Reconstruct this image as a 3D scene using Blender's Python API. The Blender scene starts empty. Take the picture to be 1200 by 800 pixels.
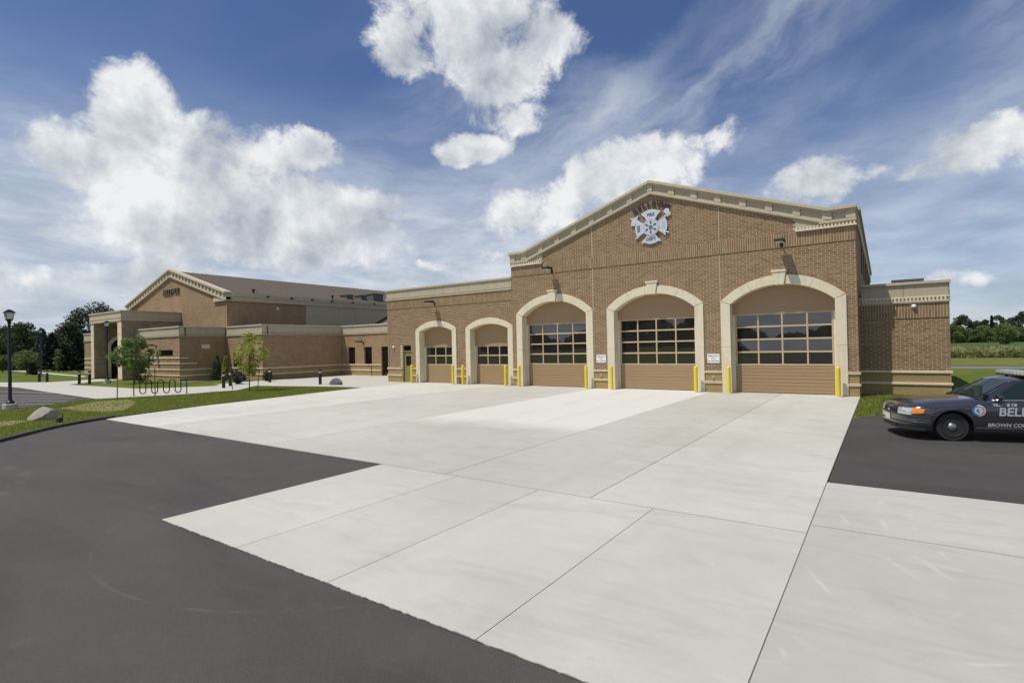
import bpy, bmesh, math, random
import numpy as np
from mathutils import Matrix, Vector
random.seed(7)
SC = bpy.context.scene
COL = SC.collection
R = math.radians

# ------------------------------------------------------------------ camera
YAW, PITCH, ROLL, FPX = 0.6089, 0.0086, 0.0199, 623.8
cam_d = bpy.data.cameras.new('camera'); cam = bpy.data.objects.new('camera', cam_d); COL.objects.link(cam)
cam_d.sensor_width = 36.0; cam_d.lens = 36.0 * FPX / 1200.0
cam_d.clip_start = 0.1; cam_d.clip_end = 6000.0
_r = Vector((math.cos(YAW), math.sin(YAW), 0))
_f = Vector((-math.sin(YAW) * math.cos(PITCH), math.cos(YAW) * math.cos(PITCH), math.sin(PITCH)))
_u = _r.cross(_f)
_r2 = _r * math.cos(ROLL) - _u * math.sin(ROLL); _u2 = _r * math.sin(ROLL) + _u * math.cos(ROLL)
cam.matrix_world = Matrix(((_r2.x, _u2.x, -_f.x, 0), (_r2.y, _u2.y, -_f.y, 0), (_r2.z, _u2.z, -_f.z, 2.43), (0, 0, 0, 1)))
SC.camera = cam
SC.view_settings.view_transform = 'Standard'; SC.view_settings.look = 'None'
SC.view_settings.exposure = 0.0; SC.view_settings.gamma = 1.0

# ------------------------------------------------------------------ sun
SUN_EL, SUN_AZ = R(63), R(34)          # azimuth left of the facade normal, seen from the facade
sdir = Vector((-math.sin(SUN_AZ) * math.cos(SUN_EL), -math.cos(SUN_AZ) * math.cos(SUN_EL), math.sin(SUN_EL)))
sl = bpy.data.lights.new('sun', 'SUN'); sl.energy = 4.0; sl.angle = R(0.55); sl.color = (1.0, 0.945, 0.85)
so = bpy.data.objects.new('sun', sl); COL.objects.link(so)
so.rotation_euler = sdir.to_track_quat('Z', 'Y').to_euler(); so.location = (0, 0, 60)

# ------------------------------------------------------------------ node helpers
class NT:
    def __init__(s, tree): s.t = tree; s.n = tree.nodes; s.l = tree.links
    def set(s, sock, v):
        if isinstance(v, bpy.types.NodeSocket): s.l.new(v, sock)
        else:
            if hasattr(sock.default_value, '__len__') and not hasattr(v, '__len__'): v = [v] * len(sock.default_value)
            if hasattr(sock.default_value, '__len__') and len(sock.default_value) == 4 and len(v) == 3: v = (*v, 1)
            sock.default_value = v
    def m(s, op, a, b=None, c=None, clamp=False):
        n = s.n.new('ShaderNodeMath'); n.operation = op; n.use_clamp = clamp
        for i, v in enumerate((a, b, c)):
            if v is not None: s.set(n.inputs[i], v)
        return n.outputs[0]
    def v(s, op, a, b=None, out=0):
        n = s.n.new('ShaderNodeVectorMath'); n.operation = op
        s.set(n.inputs[0], a)
        if b is not None: s.set(n.inputs[3 if op == 'SCALE' else 1], b)
        return n.outputs[out]
    def xyz(s, x, y, z=0):
        n = s.n.new('ShaderNodeCombineXYZ')
        for i, q in enumerate((x, y, z)): s.set(n.inputs[i], q)
        return n.outputs[0]
    def sep(s, v):
        n = s.n.new('ShaderNodeSeparateXYZ'); s.set(n.inputs[0], v); return n.outputs
    def noise(s, vec, scale=5, detail=3, rough=.55, dist=0, out=0):
        n = s.n.new('ShaderNodeTexNoise'); s.set(n.inputs['Vector'], vec)
        n.inputs['Scale'].default_value = scale; n.inputs['Detail'].default_value = detail
        n.inputs['Roughness'].default_value = rough; n.inputs['Distortion'].default_value = dist
        return n.outputs[out]
    def ss(s, x, a, b, lo=0., hi=1.):
        n = s.n.new('ShaderNodeMapRange'); n.interpolation_type = 'SMOOTHSTEP'
        s.set(n.inputs[0], x)
        for i, q in enumerate((a, b, lo, hi)): s.set(n.inputs[i + 1], q)
        return n.outputs[0]
    def mix(s, f, a, b, mode='MIX'):
        n = s.n.new('ShaderNodeMix'); n.data_type = 'RGBA'; n.blend_type = mode
        s.set(n.inputs[0], f); s.set(n.inputs[6], a); s.set(n.inputs[7], b)
        return n.outputs[2]
    def ramp(s, f, stops, const=False):
        n = s.n.new('ShaderNodeValToRGB'); s.set(n.inputs[0], f); e = n.color_ramp.elements
        if const: n.color_ramp.interpolation = 'CONSTANT'
        while len(e) < len(stops): e.new(.5)
        for k, (p, c) in enumerate(stops): e[k].position = p; e[k].color = (*c, 1)
        return n.outputs[0]
    def pos(s): return s.n.new('ShaderNodeNewGeometry').outputs['Position']
    def bump(s, h, strength=.3, dist=.01):
        n = s.n.new('ShaderNodeBump'); n.inputs['Strength'].default_value = strength; n.inputs['Distance'].default_value = dist
        s.set(n.inputs['Height'], h); return n.outputs[0]

# ------------------------------------------------------------------ world: sky with clouds
w = bpy.data.worlds.new('World'); SC.world = w; w.use_nodes = True
T = NT(w.node_tree); T.n.clear()
sky = T.n.new('ShaderNodeTexSky'); sky.sky_type = 'NISHITA'; sky.sun_disc = False
sky.sun_elevation = SUN_EL; sky.sun_rotation = R(214); sky.altitude = 200; sky.air_density = 1.0; sky.dust_density = 0.4; sky.ozone_density = 3.0
D = T.n.new('ShaderNodeTexCoord').outputs['Generated']
dx, dy, dz = T.sep(D)
AZ = T.m('ARCTAN2', dx, dy); EL = T.m('ARCSINE', dz)
AE = T.xyz(AZ, EL, 0)
warp = T.v('SCALE', T.v('SUBTRACT', T.noise(D, 9, 4, .6, out=1), (.5, .5, .5)), .075)
AEw = T.v('ADD', AE, warp)
wa, we, _ = T.sep(AEw)
BL = [(-1.222, .350, .055, .075), (-1.275, .285, .085, .045), (-1.205, .290, .09, .07), (-1.14, .25, .13, .075), (-1.055, .318, .085, .055),
      (-.975, .335, .065, .042), (-1.05, .245, .16, .072), (-.915, .235, .105, .05), (-1.17, .20, .15, .055), (-.985, .19, .17, .05),
      (-.80, .515, .06, .055), (-.67, .555, .15, .10), (-.53, .525, .08, .07), (-.605, .465, .09, .05),
      (-.674, .353, .07, .026), (-.595, .40, .075, .038, .7), (-.345, .325, .10, .052), (-.435, .295, .085, .055), (-.225, .338, .045, .034, .7),
      (-.56, .25, .13, .055, .7), (-.085, .252, .08, .036, .75), (.135, .266, .12, .044, .7), (.03, .255, .07, .022, .6), (.097, .083, .05, .016, .5),
      (-1.33, .10, .13, .035, .6), (-1.20, .125, .12, .030, .7), (-.745, .155, .055, .014, .5), (-.655, .165, .045, .014, .5)]
F = None
for (a, e, ra, re, *am) in BL:
    x = T.m('DIVIDE', T.m('SUBTRACT', wa, a), ra); y = T.m('DIVIDE', T.m('SUBTRACT', we, e), re)
    d2 = T.m('ADD', T.m('MULTIPLY', x, x), T.m('MULTIPLY', y, y))
    q = T.m('SUBTRACT', am[0] if am else 1.0, T.m('MINIMUM', d2, 4.0))
    F = q if F is None else T.m('SMOOTH_MAX', F, q, .35)
n1 = T.noise(D, 12, 10, .63, .25)
n1b = T.noise(T.v('ADD', D, (-.010, -.012, .022)), 12, 10, .63, .25)
n0 = T.noise(D, 5.5, 4, .5)
n0b = T.noise(T.v('ADD', D, (-.02, -.025, .06)), 5.5, 4, .5)
dens = T.m('ADD', F, T.m('ADD', .02, T.m('MULTIPLY', T.m('SUBTRACT', n1, .5), 3.7)))
cum = T.ss(dens, -.22, .66)
# the same kind of cumulus goes on round the rest of the sky
away = T.ss(T.m('ABSOLUTE', T.m('ADD', AZ, .6)), .95, 1.15)
gen = T.ss(T.m('ADD', T.m('MULTIPLY', n1, .35), T.m('MULTIPLY', T.noise(D, 2.6, 3, .5), .75)), .585, .68)
gen = T.m('MULTIPLY', T.m('MULTIPLY', gen, away), T.ss(EL, .03, .15))
cum = T.m('MAXIMUM', cum, gen)
lit = T.m('ADD', .70, T.m('ADD', T.m('MULTIPLY', T.m('SUBTRACT', n1, n1b), 1.15), T.m('MULTIPLY', T.m('SUBTRACT', n0, n0b), 2.2)))
lit = T.m('MULTIPLY', lit, 1.0, clamp=True)
ccol = T.ramp(lit, [(0.2, (.40, .44, .51)), (.55, (.60, .64, .68)), (.92, (.87, .88, .89))])
# thin streaked high cloud, stretched up to the right
ca = R(24)
ra_ = T.m('ADD', T.m('MULTIPLY', wa, math.cos(ca)), T.m('MULTIPLY', we, math.sin(ca)))
rb_ = T.m('SUBTRACT', T.m('MULTIPLY', we, math.cos(ca)), T.m('MULTIPLY', wa, math.sin(ca)))
ci = T.noise(T.xyz(T.m('MULTIPLY', ra_, 2.0), T.m('MULTIPLY', rb_, 5.5), 3.3), 1.35, 6, .58, .2)
ci2 = T.noise(T.xyz(T.m('MULTIPLY', ra_, 1.2), T.m('MULTIPLY', rb_, 3.0), 9.1), 1.8, 2, .5)
cir = T.m('MULTIPLY', T.ss(ci, .34, .76), T.ss(ci2, .34, .60))
cir = T.m('MULTIPLY', cir, T.ss(AZ, -.95, -.50, .06, 1.0))
cir = T.m('MULTIPLY', cir, .70)
# low whitish veil towards the horizon
vn = T.ss(T.noise(T.v('MULTIPLY', AE, (1.0, 3.2, 1.0)), 5.0, 7, .60, .3), .25, .62, .66, 1.0)
veil = T.m('MULTIPLY', T.m('MULTIPLY', T.ss(EL, .46, .14), vn), T.ss(AZ, -.10, -.65, .58, .97))
vcol = T.ramp(T.ss(T.noise(T.v('MULTIPLY', AE, (1.0, 3.5, 1.0)), 7.0, 6, .6, .3), .3, .7), [(0, (.45, .515, .60)), (1, (.74, .78, .83))])
def bg(col, st):
    n = T.n.new('ShaderNodeBackground'); T.set(n.inputs[0], col); n.inputs[1].default_value = st; return n.outputs[0]
def mixs(f, a, b):
    n = T.n.new('ShaderNodeMixShader'); T.set(n.inputs[0], f); T.l.new(a, n.inputs[1]); T.l.new(b, n.inputs[2]); return n.outputs[0]
sh = bg(T.mix(1.0, sky.outputs[0], (.88, .97, 1.22), 'MULTIPLY'), .074)
sh = mixs(veil, sh, bg(vcol, 1.0))
sh = mixs(cir, sh, bg((.66, .71, .78), 1.0))
sh = mixs(T.m('MULTIPLY', cum, .97), sh, bg(ccol, 1.0))
T.l.new(sh, T.n.new('ShaderNodeOutputWorld').inputs[0])

# ------------------------------------------------------------------ materials
MATS = {}
def newmat(name):
    m = bpy.data.materials.new(name); m.use_nodes = True
    t = NT(m.node_tree); b = t.n['Principled BSDF']; MATS[name] = m
    return m, t, b
def plain(name, col, rough=.7, metal=0., var=.12, scale=6., bump=0., bscale=60., spec=.5, coat=0., streak=0.):
    m, t, b = newmat(name)
    P = t.pos()
    nz = t.noise(P, scale, 5, .6)
    f = t.m('ADD', 1 - var, t.m('MULTIPLY', nz, 2 * var))
    if streak:
        f = t.m('MULTIPLY', f, t.ss(t.noise(t.v('MULTIPLY', P, (5, 5, .35)), 1.6, 5, .65), .45, .75, 1.0, 1 - streak))
    t.set(b.inputs['Base Color'], t.mix(1.0, col, t.xyz(f, f, f), 'MULTIPLY'))
    b.inputs['Roughness'].default_value = rough; b.inputs['Metallic'].default_value = metal
    b.inputs['Specular IOR Level'].default_value = spec; b.inputs['Coat Weight'].default_value = coat
    b.inputs['Coat Roughness'].default_value = .04
    if bump: t.set(b.inputs['Normal'], t.bump(t.noise(P, bscale, 4, .6), bump, .01))
    return m
def rnd(t):
    a = t.n.new('ShaderNodeNewGeometry').outputs['Random Per Island']; o = t.n.new('ShaderNodeObjectInfo').outputs['Random']
    return t.m('FRACT', t.m('ADD', a, o))
def brickmat(name, stops):
    m, t, b = newmat(name); P = t.pos()
    c = t.ramp(rnd(t), stops)
    nz = t.noise(P, 1.1, 5, .6); n2 = t.noise(P, 28, 4, .6)
    f = t.m('ADD', .72, t.m('ADD', t.m('MULTIPLY', nz, .22), t.m('MULTIPLY', n2, .34)))
    t.set(b.inputs['Base Color'], t.mix(1.0, c, t.xyz(f, f, f), 'MULTIPLY'))
    b.inputs['Roughness'].default_value = .88; b.inputs['Specular IOR Level'].default_value = .25
    t.set(b.inputs['Normal'], t.bump(t.noise(P, 90, 4, .6), .35, .006))
    return m
brickmat('brick', [(0, (.200, .126, .070)), (.25, (.232, .148, .079)), (.6, (.258, .167, .090)), (.85, (.295, .195, .106)), (1, (.212, .130, .070))])
brickmat('brick_base', [(0, (.315, .232, .105)), (.5, (.33, .245, .112)), (1, (.35, .26, .122))])
def brickfar(name, c1, c2, mort, axis, bw=.305, bh=.1016):
    """brickwork too far away to tell the bricks apart"""
    m, t, b = newmat(name); P = t.pos(); x, y, z = t.sep(P)
    bt = t.n.new('ShaderNodeTexBrick'); t.set(bt.inputs['Vector'], t.xyz(x if axis == 0 else y, z, 0))
    t.set(bt.inputs['Color1'], c1); t.set(bt.inputs['Color2'], c2); t.set(bt.inputs['Mortar'], mort)
    bt.inputs['Scale'].default_value = 1.0; bt.inputs['Brick Width'].default_value = bw; bt.inputs['Row Height'].default_value = bh
    bt.inputs['Mortar Size'].default_value = .008; bt.inputs['Bias'].default_value = 0
    nz = t.noise(P, .8, 5, .62); f = t.m('ADD', .7, t.m('MULTIPLY', nz, .6))
    t.set(b.inputs['Base Color'], t.mix(1.0, bt.outputs[0], t.xyz(f, f, f), 'MULTIPLY'))
    b.inputs['Roughness'].default_value = .88; b.inputs['Specular IOR Level'].default_value = .25
    t.set(b.inputs['Normal'], t.bump(t.m('SUBTRACT', 1.0, bt.outputs[1]), .4, .008))
    return m
for ax, s in ((0, 'front'), (1, 'side')):
    brickfar('far_brick_' + s, (.24, .153, .080), (.315, .207, .112), (.46, .37, .26), ax)
    brickfar('far_base_' + s, (.31, .228, .105), (.345, .258, .12), (.34, .26, .14), ax)
    brickfar('stone_' + s, (.23, .185, .12), (.34, .28, .19), (.20, .165, .115), ax, .62, .20)
plain('mortar', (.60, .505, .375), .95, var=.15, scale=14, bump=.4)
plain('precast', (.70, .625, .465), .8, var=.09, scale=2.2, bump=.25, bscale=70, streak=.14)
plain('trim', (.50, .435, .31), .75, var=.08, scale=1.6, bump=.12, streak=.12)
plain('trim_panel', (.45, .39, .28), .75, var=.08, scale=1.2, bump=.15, streak=.14)
plain('band', (.72, .61, .42), .8, var=.10, scale=3, bump=.2, streak=.15)
plain('door_tan', (.345, .235, .128), .5, var=.05, scale=1.5)
plain('door_tan_rail', (.50, .385, .24), .45, var=.04)
plain('door_olive', (.235, .20, .075), .5, var=.05)
plain('bronze', (.028, .023, .020), .45, metal=.4)
plain('black_metal', (.012, .013, .015), .4, metal=.3)
plain('yellow_paint', (.72, .56, .03), .42, var=.13, scale=5, bump=.1)
plain('white_paint', (.78, .78, .76), .5, var=.05)
plain('worn_paint', (.34, .33, .27), .8, var=.3, scale=3)
plain('sign_white', (.80, .78, .78), .5, var=.03)
plain('letter_brown', (.10, .078, .055), .6)
plain('letter_dark', (.035, .030, .032), .5)
plain('emblem_metal', (.60, .63, .68), .45, metal=.25, var=.06)
plain('emblem_dark', (.11, .12, .15), .5)
plain('emblem_shade', (.42, .45, .50), .5, metal=.2)
plain('sealant', (.55, .48, .38), .8)
plain('rim_paint', (.030, .030, .032), .45, metal=.3)
plain('rubber', (.022, .022, .023), .75)
plain('chrome', (.50, .49, .46), .32, metal=1.0)
plain('granite', (.34, .30, .245), .9, var=.35, scale=5, bump=.8, bscale=16)
plain('dark_rock', (.12, .12, .12), .9, var=.3, scale=6, bump=.6, bscale=18)
plain('bark', (.13, .10, .075), .95, var=.35, scale=18, bump=.8, bscale=30)
plain('shingle', (.096, .073, .052), .9, var=.2, scale=3, bump=.5, bscale=25)
plain('grey_equipment', (.11, .112, .118), .6)
plain('lens_amber', (.85, .28, .02), .15, coat=.6, var=.02)
plain('lens_clear', (.62, .66, .68), .08, metal=.5, coat=1.0, var=.15, scale=20)
plain('lens_red', (.35, .03, .03), .2, coat=.5)
plain('light_dome', (.80, .79, .76), .25)
plain('plate_white', (.70, .66, .52), .5)
plain('text_silver', (.40, .47, .48), .4, var=.03)
plain('text_white', (.48, .48, .49), .4, var=.03)
plain('badge_blue', (.05, .17, .40), .4); plain('badge_white', (.52, .50, .53), .4); plain('badge_red', (.40, .07, .08), .4)
plain('car_paint', (.050, .048, .060), .20, metal=.45, var=.03, spec=.6, coat=1.0)
plain('car_trim', (.018, .018, .020), .5)
plain('seat_grey', (.09, .09, .10), .9)
plain('mulch', (.085, .062, .045), 1.0, var=.35, scale=14, bump=.7, bscale=25)
plain('lamp_glass', (.62, .66, .66), .2, var=.08)
plain('kerb_asphalt', (.045, .044, .044), .9, var=.2, scale=10, bump=.5)
plain('joint_grey', (.13, .12, .10), .95, var=.25, scale=6)
plain('road_far', (.16, .16, .155), .9, var=.1, scale=.3)
plain('walk_concrete', (.475, .455, .405), .88, var=.10, scale=1.3, bump=.2)
def glassmat(name, col, rough, ior=1.9):
    m, t, b = newmat(name); b.inputs['Base Color'].default_value = (*col, 1)
    b.inputs['Roughness'].default_value = rough; b.inputs['IOR'].default_value = ior
    t.set(b.inputs['Normal'], t.bump(t.noise(t.pos(), 1.4, 2, .5), .035, .05))
glassmat('pane_glass', (.020, .019, .018), .02, 2.0); glassmat('window_glass', (.012, .010, .010), .04, 1.55)
glassmat('car_glass', (.016, .026, .024), .02, 1.5)

def concrete(name, col, bright=None, scuff=1.0):
    m, t, b = newmat(name); P = t.pos(); x, y, z = t.sep(P)
    big = t.noise(P, .35, 4, .6); mid = t.noise(P, 2.2, 5, .65, .4); fine = t.noise(P, 55, 3, .6)
    brush = t.noise(t.v('MULTIPLY', P, (.6, 7.0, 1)), 2.0, 4, .6)          # broom strokes run along the building
    f = t.m('ADD', .68, t.m('ADD', t.m('MULTIPLY', big, .26), t.m('ADD', t.m('MULTIPLY', mid, .17), t.m('ADD', t.m('MULTIPLY', fine, .10), t.m('MULTIPLY', brush, .12)))))
    o = t.n.new('ShaderNodeObjectInfo').outputs['Random']
    f = t.m('MULTIPLY', f, t.m('ADD', .945, t.m('MULTIPLY', o, .11)))
    swl = t.noise(t.v('MULTIPLY', P, (.35, 1.5, 1)), .9, 6, .62, 1.6)          # long damp looking trowel sweeps
    f = t.m('MULTIPLY', f, t.ss(swl, .50, .66, 1.0, .925))
    f = t.m('MULTIPLY', f, t.ss(t.noise(P, .16, 3, .5), .35, .65, .95, 1.04))
    c = t.mix(1.0, col, t.xyz(f, f, f), 'MULTIPLY')
    if bright:                                                             # newer, whiter surface near the doors
        edge = t.m('ADD', t.m('SUBTRACT', y, bright), t.m('MULTIPLY', t.m('SUBTRACT', t.noise(P, .45, 3), .5), 3.0))
        c = t.mix(t.ss(edge, -1.2, 1.6, 0, .62), c, (.68, .68, .645))
    lane = None                                                               # wheel paths polished by the engines
    for cx in (-15.72, -9.755, -3.81):
        for o_ in (-.95, .95):
            k = t.ss(t.m('ABSOLUTE', t.m('SUBTRACT', t.m('ADD', x, t.m('MULTIPLY', t.m('SUBTRACT', t.noise(P, .25, 2), .5), .5)), cx + o_)), .34, .12)
            lane = k if lane is None else t.m('MAXIMUM', lane, k)
    c = t.mix(t.m('MULTIPLY', lane, t.ss(t.noise(t.v('MULTIPLY', P, (1.5, .4, 1)), 1.2, 5, .65), .35, .7, 0, .16)), c, (.30, .285, .25))
    spot = t.ss(t.noise(P, 2.3, 3, .55, .3), .70, .76, 0, .22)
    c = t.mix(spot, c, (.27, .255, .22))
    # worn tyre scuffs and pale scrapes
    sc = None
    for (cx, cy, r, wd) in ((4.5, 9.2, 4.6, .05), (4.6, 9.1, 4.35, .04), (-3.4, 2.6, 3.9, .05), (-3.4, 2.6, 3.6, .05), (7.0, 3.0, 7.2, .04), (6.2, 10.2, 6.9, .05)):
        d = t.v('LENGTH', t.v('SUBTRACT', t.v('MULTIPLY', P, (1, 1, 0)), (cx, cy, 0)), out=1)
        k = t.ss(t.m('ABSOLUTE', t.m('SUBTRACT', d, r)), wd, wd * .2)
        sc = k if sc is None else t.m('MAXIMUM', sc, k)
    for (nx, ny, c0) in ((.80, .60, 7.4), (.86, .51, 8.0), (.55, -.83, -4.2), (.98, .2, 4.3), (.30, .95, 6.9), (.70, -.71, -1.9), (.93, .36, .9), (.90, .43, 2.0)):
        d = t.m('ABSOLUTE', t.m('SUBTRACT', t.m('ADD', t.m('MULTIPLY', x, nx), t.m('MULTIPLY', y, ny)), t.m('ADD', c0, t.m('MULTIPLY', t.noise(P, .5, 2), .3))))
        sc = t.m('MAXIMUM', sc, t.ss(d, .035, .008))
    sc = t.m('MULTIPLY', sc, t.ss(t.noise(P, 1.1, 4, .7), .48, .74, 0, .24 * scuff))
    sc = t.m('MAXIMUM', sc, t.ss(t.noise(t.v('MULTIPLY', P, (1.0, 3.0, 1)), 2.6, 6, .72, 1.0), .69, .80, 0, .35))
    sc = t.m('MAXIMUM', sc, t.ss(t.noise(P, 9, 2, .5), .79, .84, 0, .5))
    c = t.mix(t.m('MINIMUM', sc, .8), c, (.64, .635, .60))
    dk = t.ss(t.noise(P, .9, 6, .7, .8), .60, .80, 0, .26)
    c = t.mix(dk, c, (.33, .315, .27))
    t.set(b.inputs['Base Color'], c); b.inputs['Roughness'].default_value = .9; b.inputs['Specular IOR Level'].default_value = .3
    t.set(b.inputs['Normal'], t.bump(t.m('ADD', fine, brush), .25, .006))
concrete('concrete', (.466, .457, .404)); concrete('concrete_new', (.466, .457, .406), 13.2); concrete('concrete_pale', (.55, .545, .49)); concrete('concrete_cool', (.415, .412, .375), scuff=1.6)
def asphalt(name, col):
    m, t, b = newmat(name); P = t.pos()
    big = t.noise(t.v('MULTIPLY', P, (1.0, 2.0, 1)), .28, 5, .6, .5); mid = t.noise(P, 3, 5, .7); fine = t.noise(P, 130, 3, .7)
    f = t.m('ADD', .34, t.m('ADD', t.m('MULTIPLY', big, .75), t.m('ADD', t.m('MULTIPLY', mid, .22), t.m('MULTIPLY', fine, .40))))
    c = t.mix(1.0, col, t.xyz(f, f, f), 'MULTIPLY')
    sc = None
    for (cx, cy, r, wd) in ((-6.75, 5.6, 3.45, .03), (-15.3, -1.2, 4.5, .16), (-21.0, 13.0, 8.4, .12)):
        d = t.v('LENGTH', t.v('SUBTRACT', t.v('MULTIPLY', P, (1, 1, 0)), (cx, cy, 0)), out=1)
        k = t.ss(t.m('ABSOLUTE', t.m('SUBTRACT', d, r)), wd, wd * .2)
        sc = k if sc is None else t.m('MAXIMUM', sc, k)
    sc = t.m('MULTIPLY', sc, t.ss(t.noise(P, 1.6, 4, .7), .42, .62, 0, .13))
    sc = t.m('MAXIMUM', sc, t.ss(t.noise(t.v('MULTIPLY', P, (.5, 1.6, 1)), .8, 6, .7, 1.2), .60, .80, 0, .2))
    sc = t.m('MAXIMUM', sc, t.ss(t.noise(P, 16, 2, .5), .80, .84, 0, .35))
    c = t.mix(sc, c, (.24, .225, .20))
    vo = t.n.new('ShaderNodeTexVoronoi'); vo.inputs['Scale'].default_value = 130; t.set(vo.inputs['Vector'], P)
    c = t.mix(t.ss(t.sep(vo.outputs['Color'])[0], .70, .98, 0, .20), c, (.17, .165, .15))
    c = t.mix(t.ss(t.noise(t.v('MULTIPLY', P, (.25, 1.1, 1)), .7, 5, .65, .8), .48, .66, 0, .38), c, (.034, .033, .032))
    t.set(b.inputs['Base Color'], c); b.inputs['Roughness'].default_value = .88; b.inputs['Specular IOR Level'].default_value = .35
    t.set(b.inputs['Normal'], t.bump(fine, .55, .006))
asphalt('asphalt', (.066, .0615, .0555)); asphalt('asphalt_dark', (.054, .051, .047))
def grassmat(name, c1, c2, c3, sc=1.0):
    m, t, b = newmat(name); P = t.pos()
    a = t.noise(P, .22 * sc, 5, .65, .5); f = t.noise(P, 14 * sc, 4, .7)
    c = t.mix(t.ss(a, .35, .68), c1, c2); c = t.mix(t.ss(t.noise(P, .55 * sc, 5, .7, .6), .56, .76), c, c3)
    g = t.m('ADD', .62, t.m('MULTIPLY', f, .76))
    t.set(b.inputs['Base Color'], t.mix(1.0, c, t.xyz(g, g, g), 'MULTIPLY')); b.inputs['Roughness'].default_value = 1.0
    b.inputs['Specular IOR Level'].default_value = .1
    t.set(b.inputs['Normal'], t.bump(f, .8, .05))
grassmat('lawn', (.088, .118, .020), (.122, .148, .028), (.19, .172, .062))
grassmat('dry_lawn', (.115, .135, .035), (.17, .165, .06), (.10, .135, .03), .6)
grassmat('dry_grass', (.26, .235, .11), (.30, .26, .135), (.20, .21, .07), 2.0)
grassmat('crop', (.06, .095, .025), (.075, .11, .03), (.09, .12, .04), .3)
def leafmat(name, stops, trans=.35):
    m, t, b = newmat(name)
    c = t.ramp(rnd(t), stops); nz = t.noise(t.pos(), .9, 3); f = t.m('ADD', .7, t.m('MULTIPLY', nz, .6))
    c = t.mix(1.0, c, t.xyz(f, f, f), 'MULTIPLY')
    t.set(b.inputs['Base Color'], c); b.inputs['Roughness'].default_value = .65; b.inputs['Specular IOR Level'].default_value = .25
    tr = t.n.new('ShaderNodeBsdfTranslucent'); t.set(tr.inputs[0], c)
    mx = t.n.new('ShaderNodeMixShader'); mx.inputs[0].default_value = trans
    t.l.new(b.outputs[0], mx.inputs[1]); t.l.new(tr.outputs[0], mx.inputs[2]); t.l.new(mx.outputs[0], t.n['Material Output'].inputs[0])
leafmat('leaf_dark', [(0, (.034, .054, .024)), (.6, (.056, .085, .036)), (1, (.09, .122, .054))])
leafmat('leaf_mid', [(0, (.10, .14, .045)), (.6, (.15, .20, .065)), (1, (.21, .255, .10))], .5)
leafmat('leaf_young', [(0, (.11, .175, .05)), (.6, (.17, .245, .08)), (1, (.24, .31, .12))], .5)
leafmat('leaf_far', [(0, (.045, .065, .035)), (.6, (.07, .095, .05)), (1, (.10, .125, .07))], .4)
leafmat('leaf_yellow', [(0, (.26, .29, .05)), (.5, (.36, .38, .08)), (1, (.48, .48, .16))], .5)
leafmat('leaf_pale', [(0, (.12, .15, .055)), (.6, (.19, .21, .085)), (1, (.26, .27, .12))])
leafmat('needle_dark', [(0, (.018, .026, .020)), (.6, (.028, .040, .028)), (1, (.055, .07, .05))], .1)
leafmat('needle_blue', [(0, (.035, .055, .045)), (.6, (.06, .085, .07)), (1, (.10, .13, .11))], .1)
leafmat('needle_pale', [(0, (.09, .12, .06)), (.6, (.15, .18, .09)), (1, (.22, .24, .14))], .1)
leafmat('blade', [(0, (.175, .23, .035)), (.5, (.24, .295, .05)), (.85, (.31, .335, .085)), (1, (.38, .33, .14))], .5)
leafmat('weed', [(0, (.19, .22, .075)), (.5, (.29, .31, .125)), (1, (.42, .42, .23))], .5)
leafmat('hazy_leaf', [(0, (.07, .10, .07)), (.6, (.10, .135, .09)), (1, (.13, .165, .115))], .3)

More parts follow.
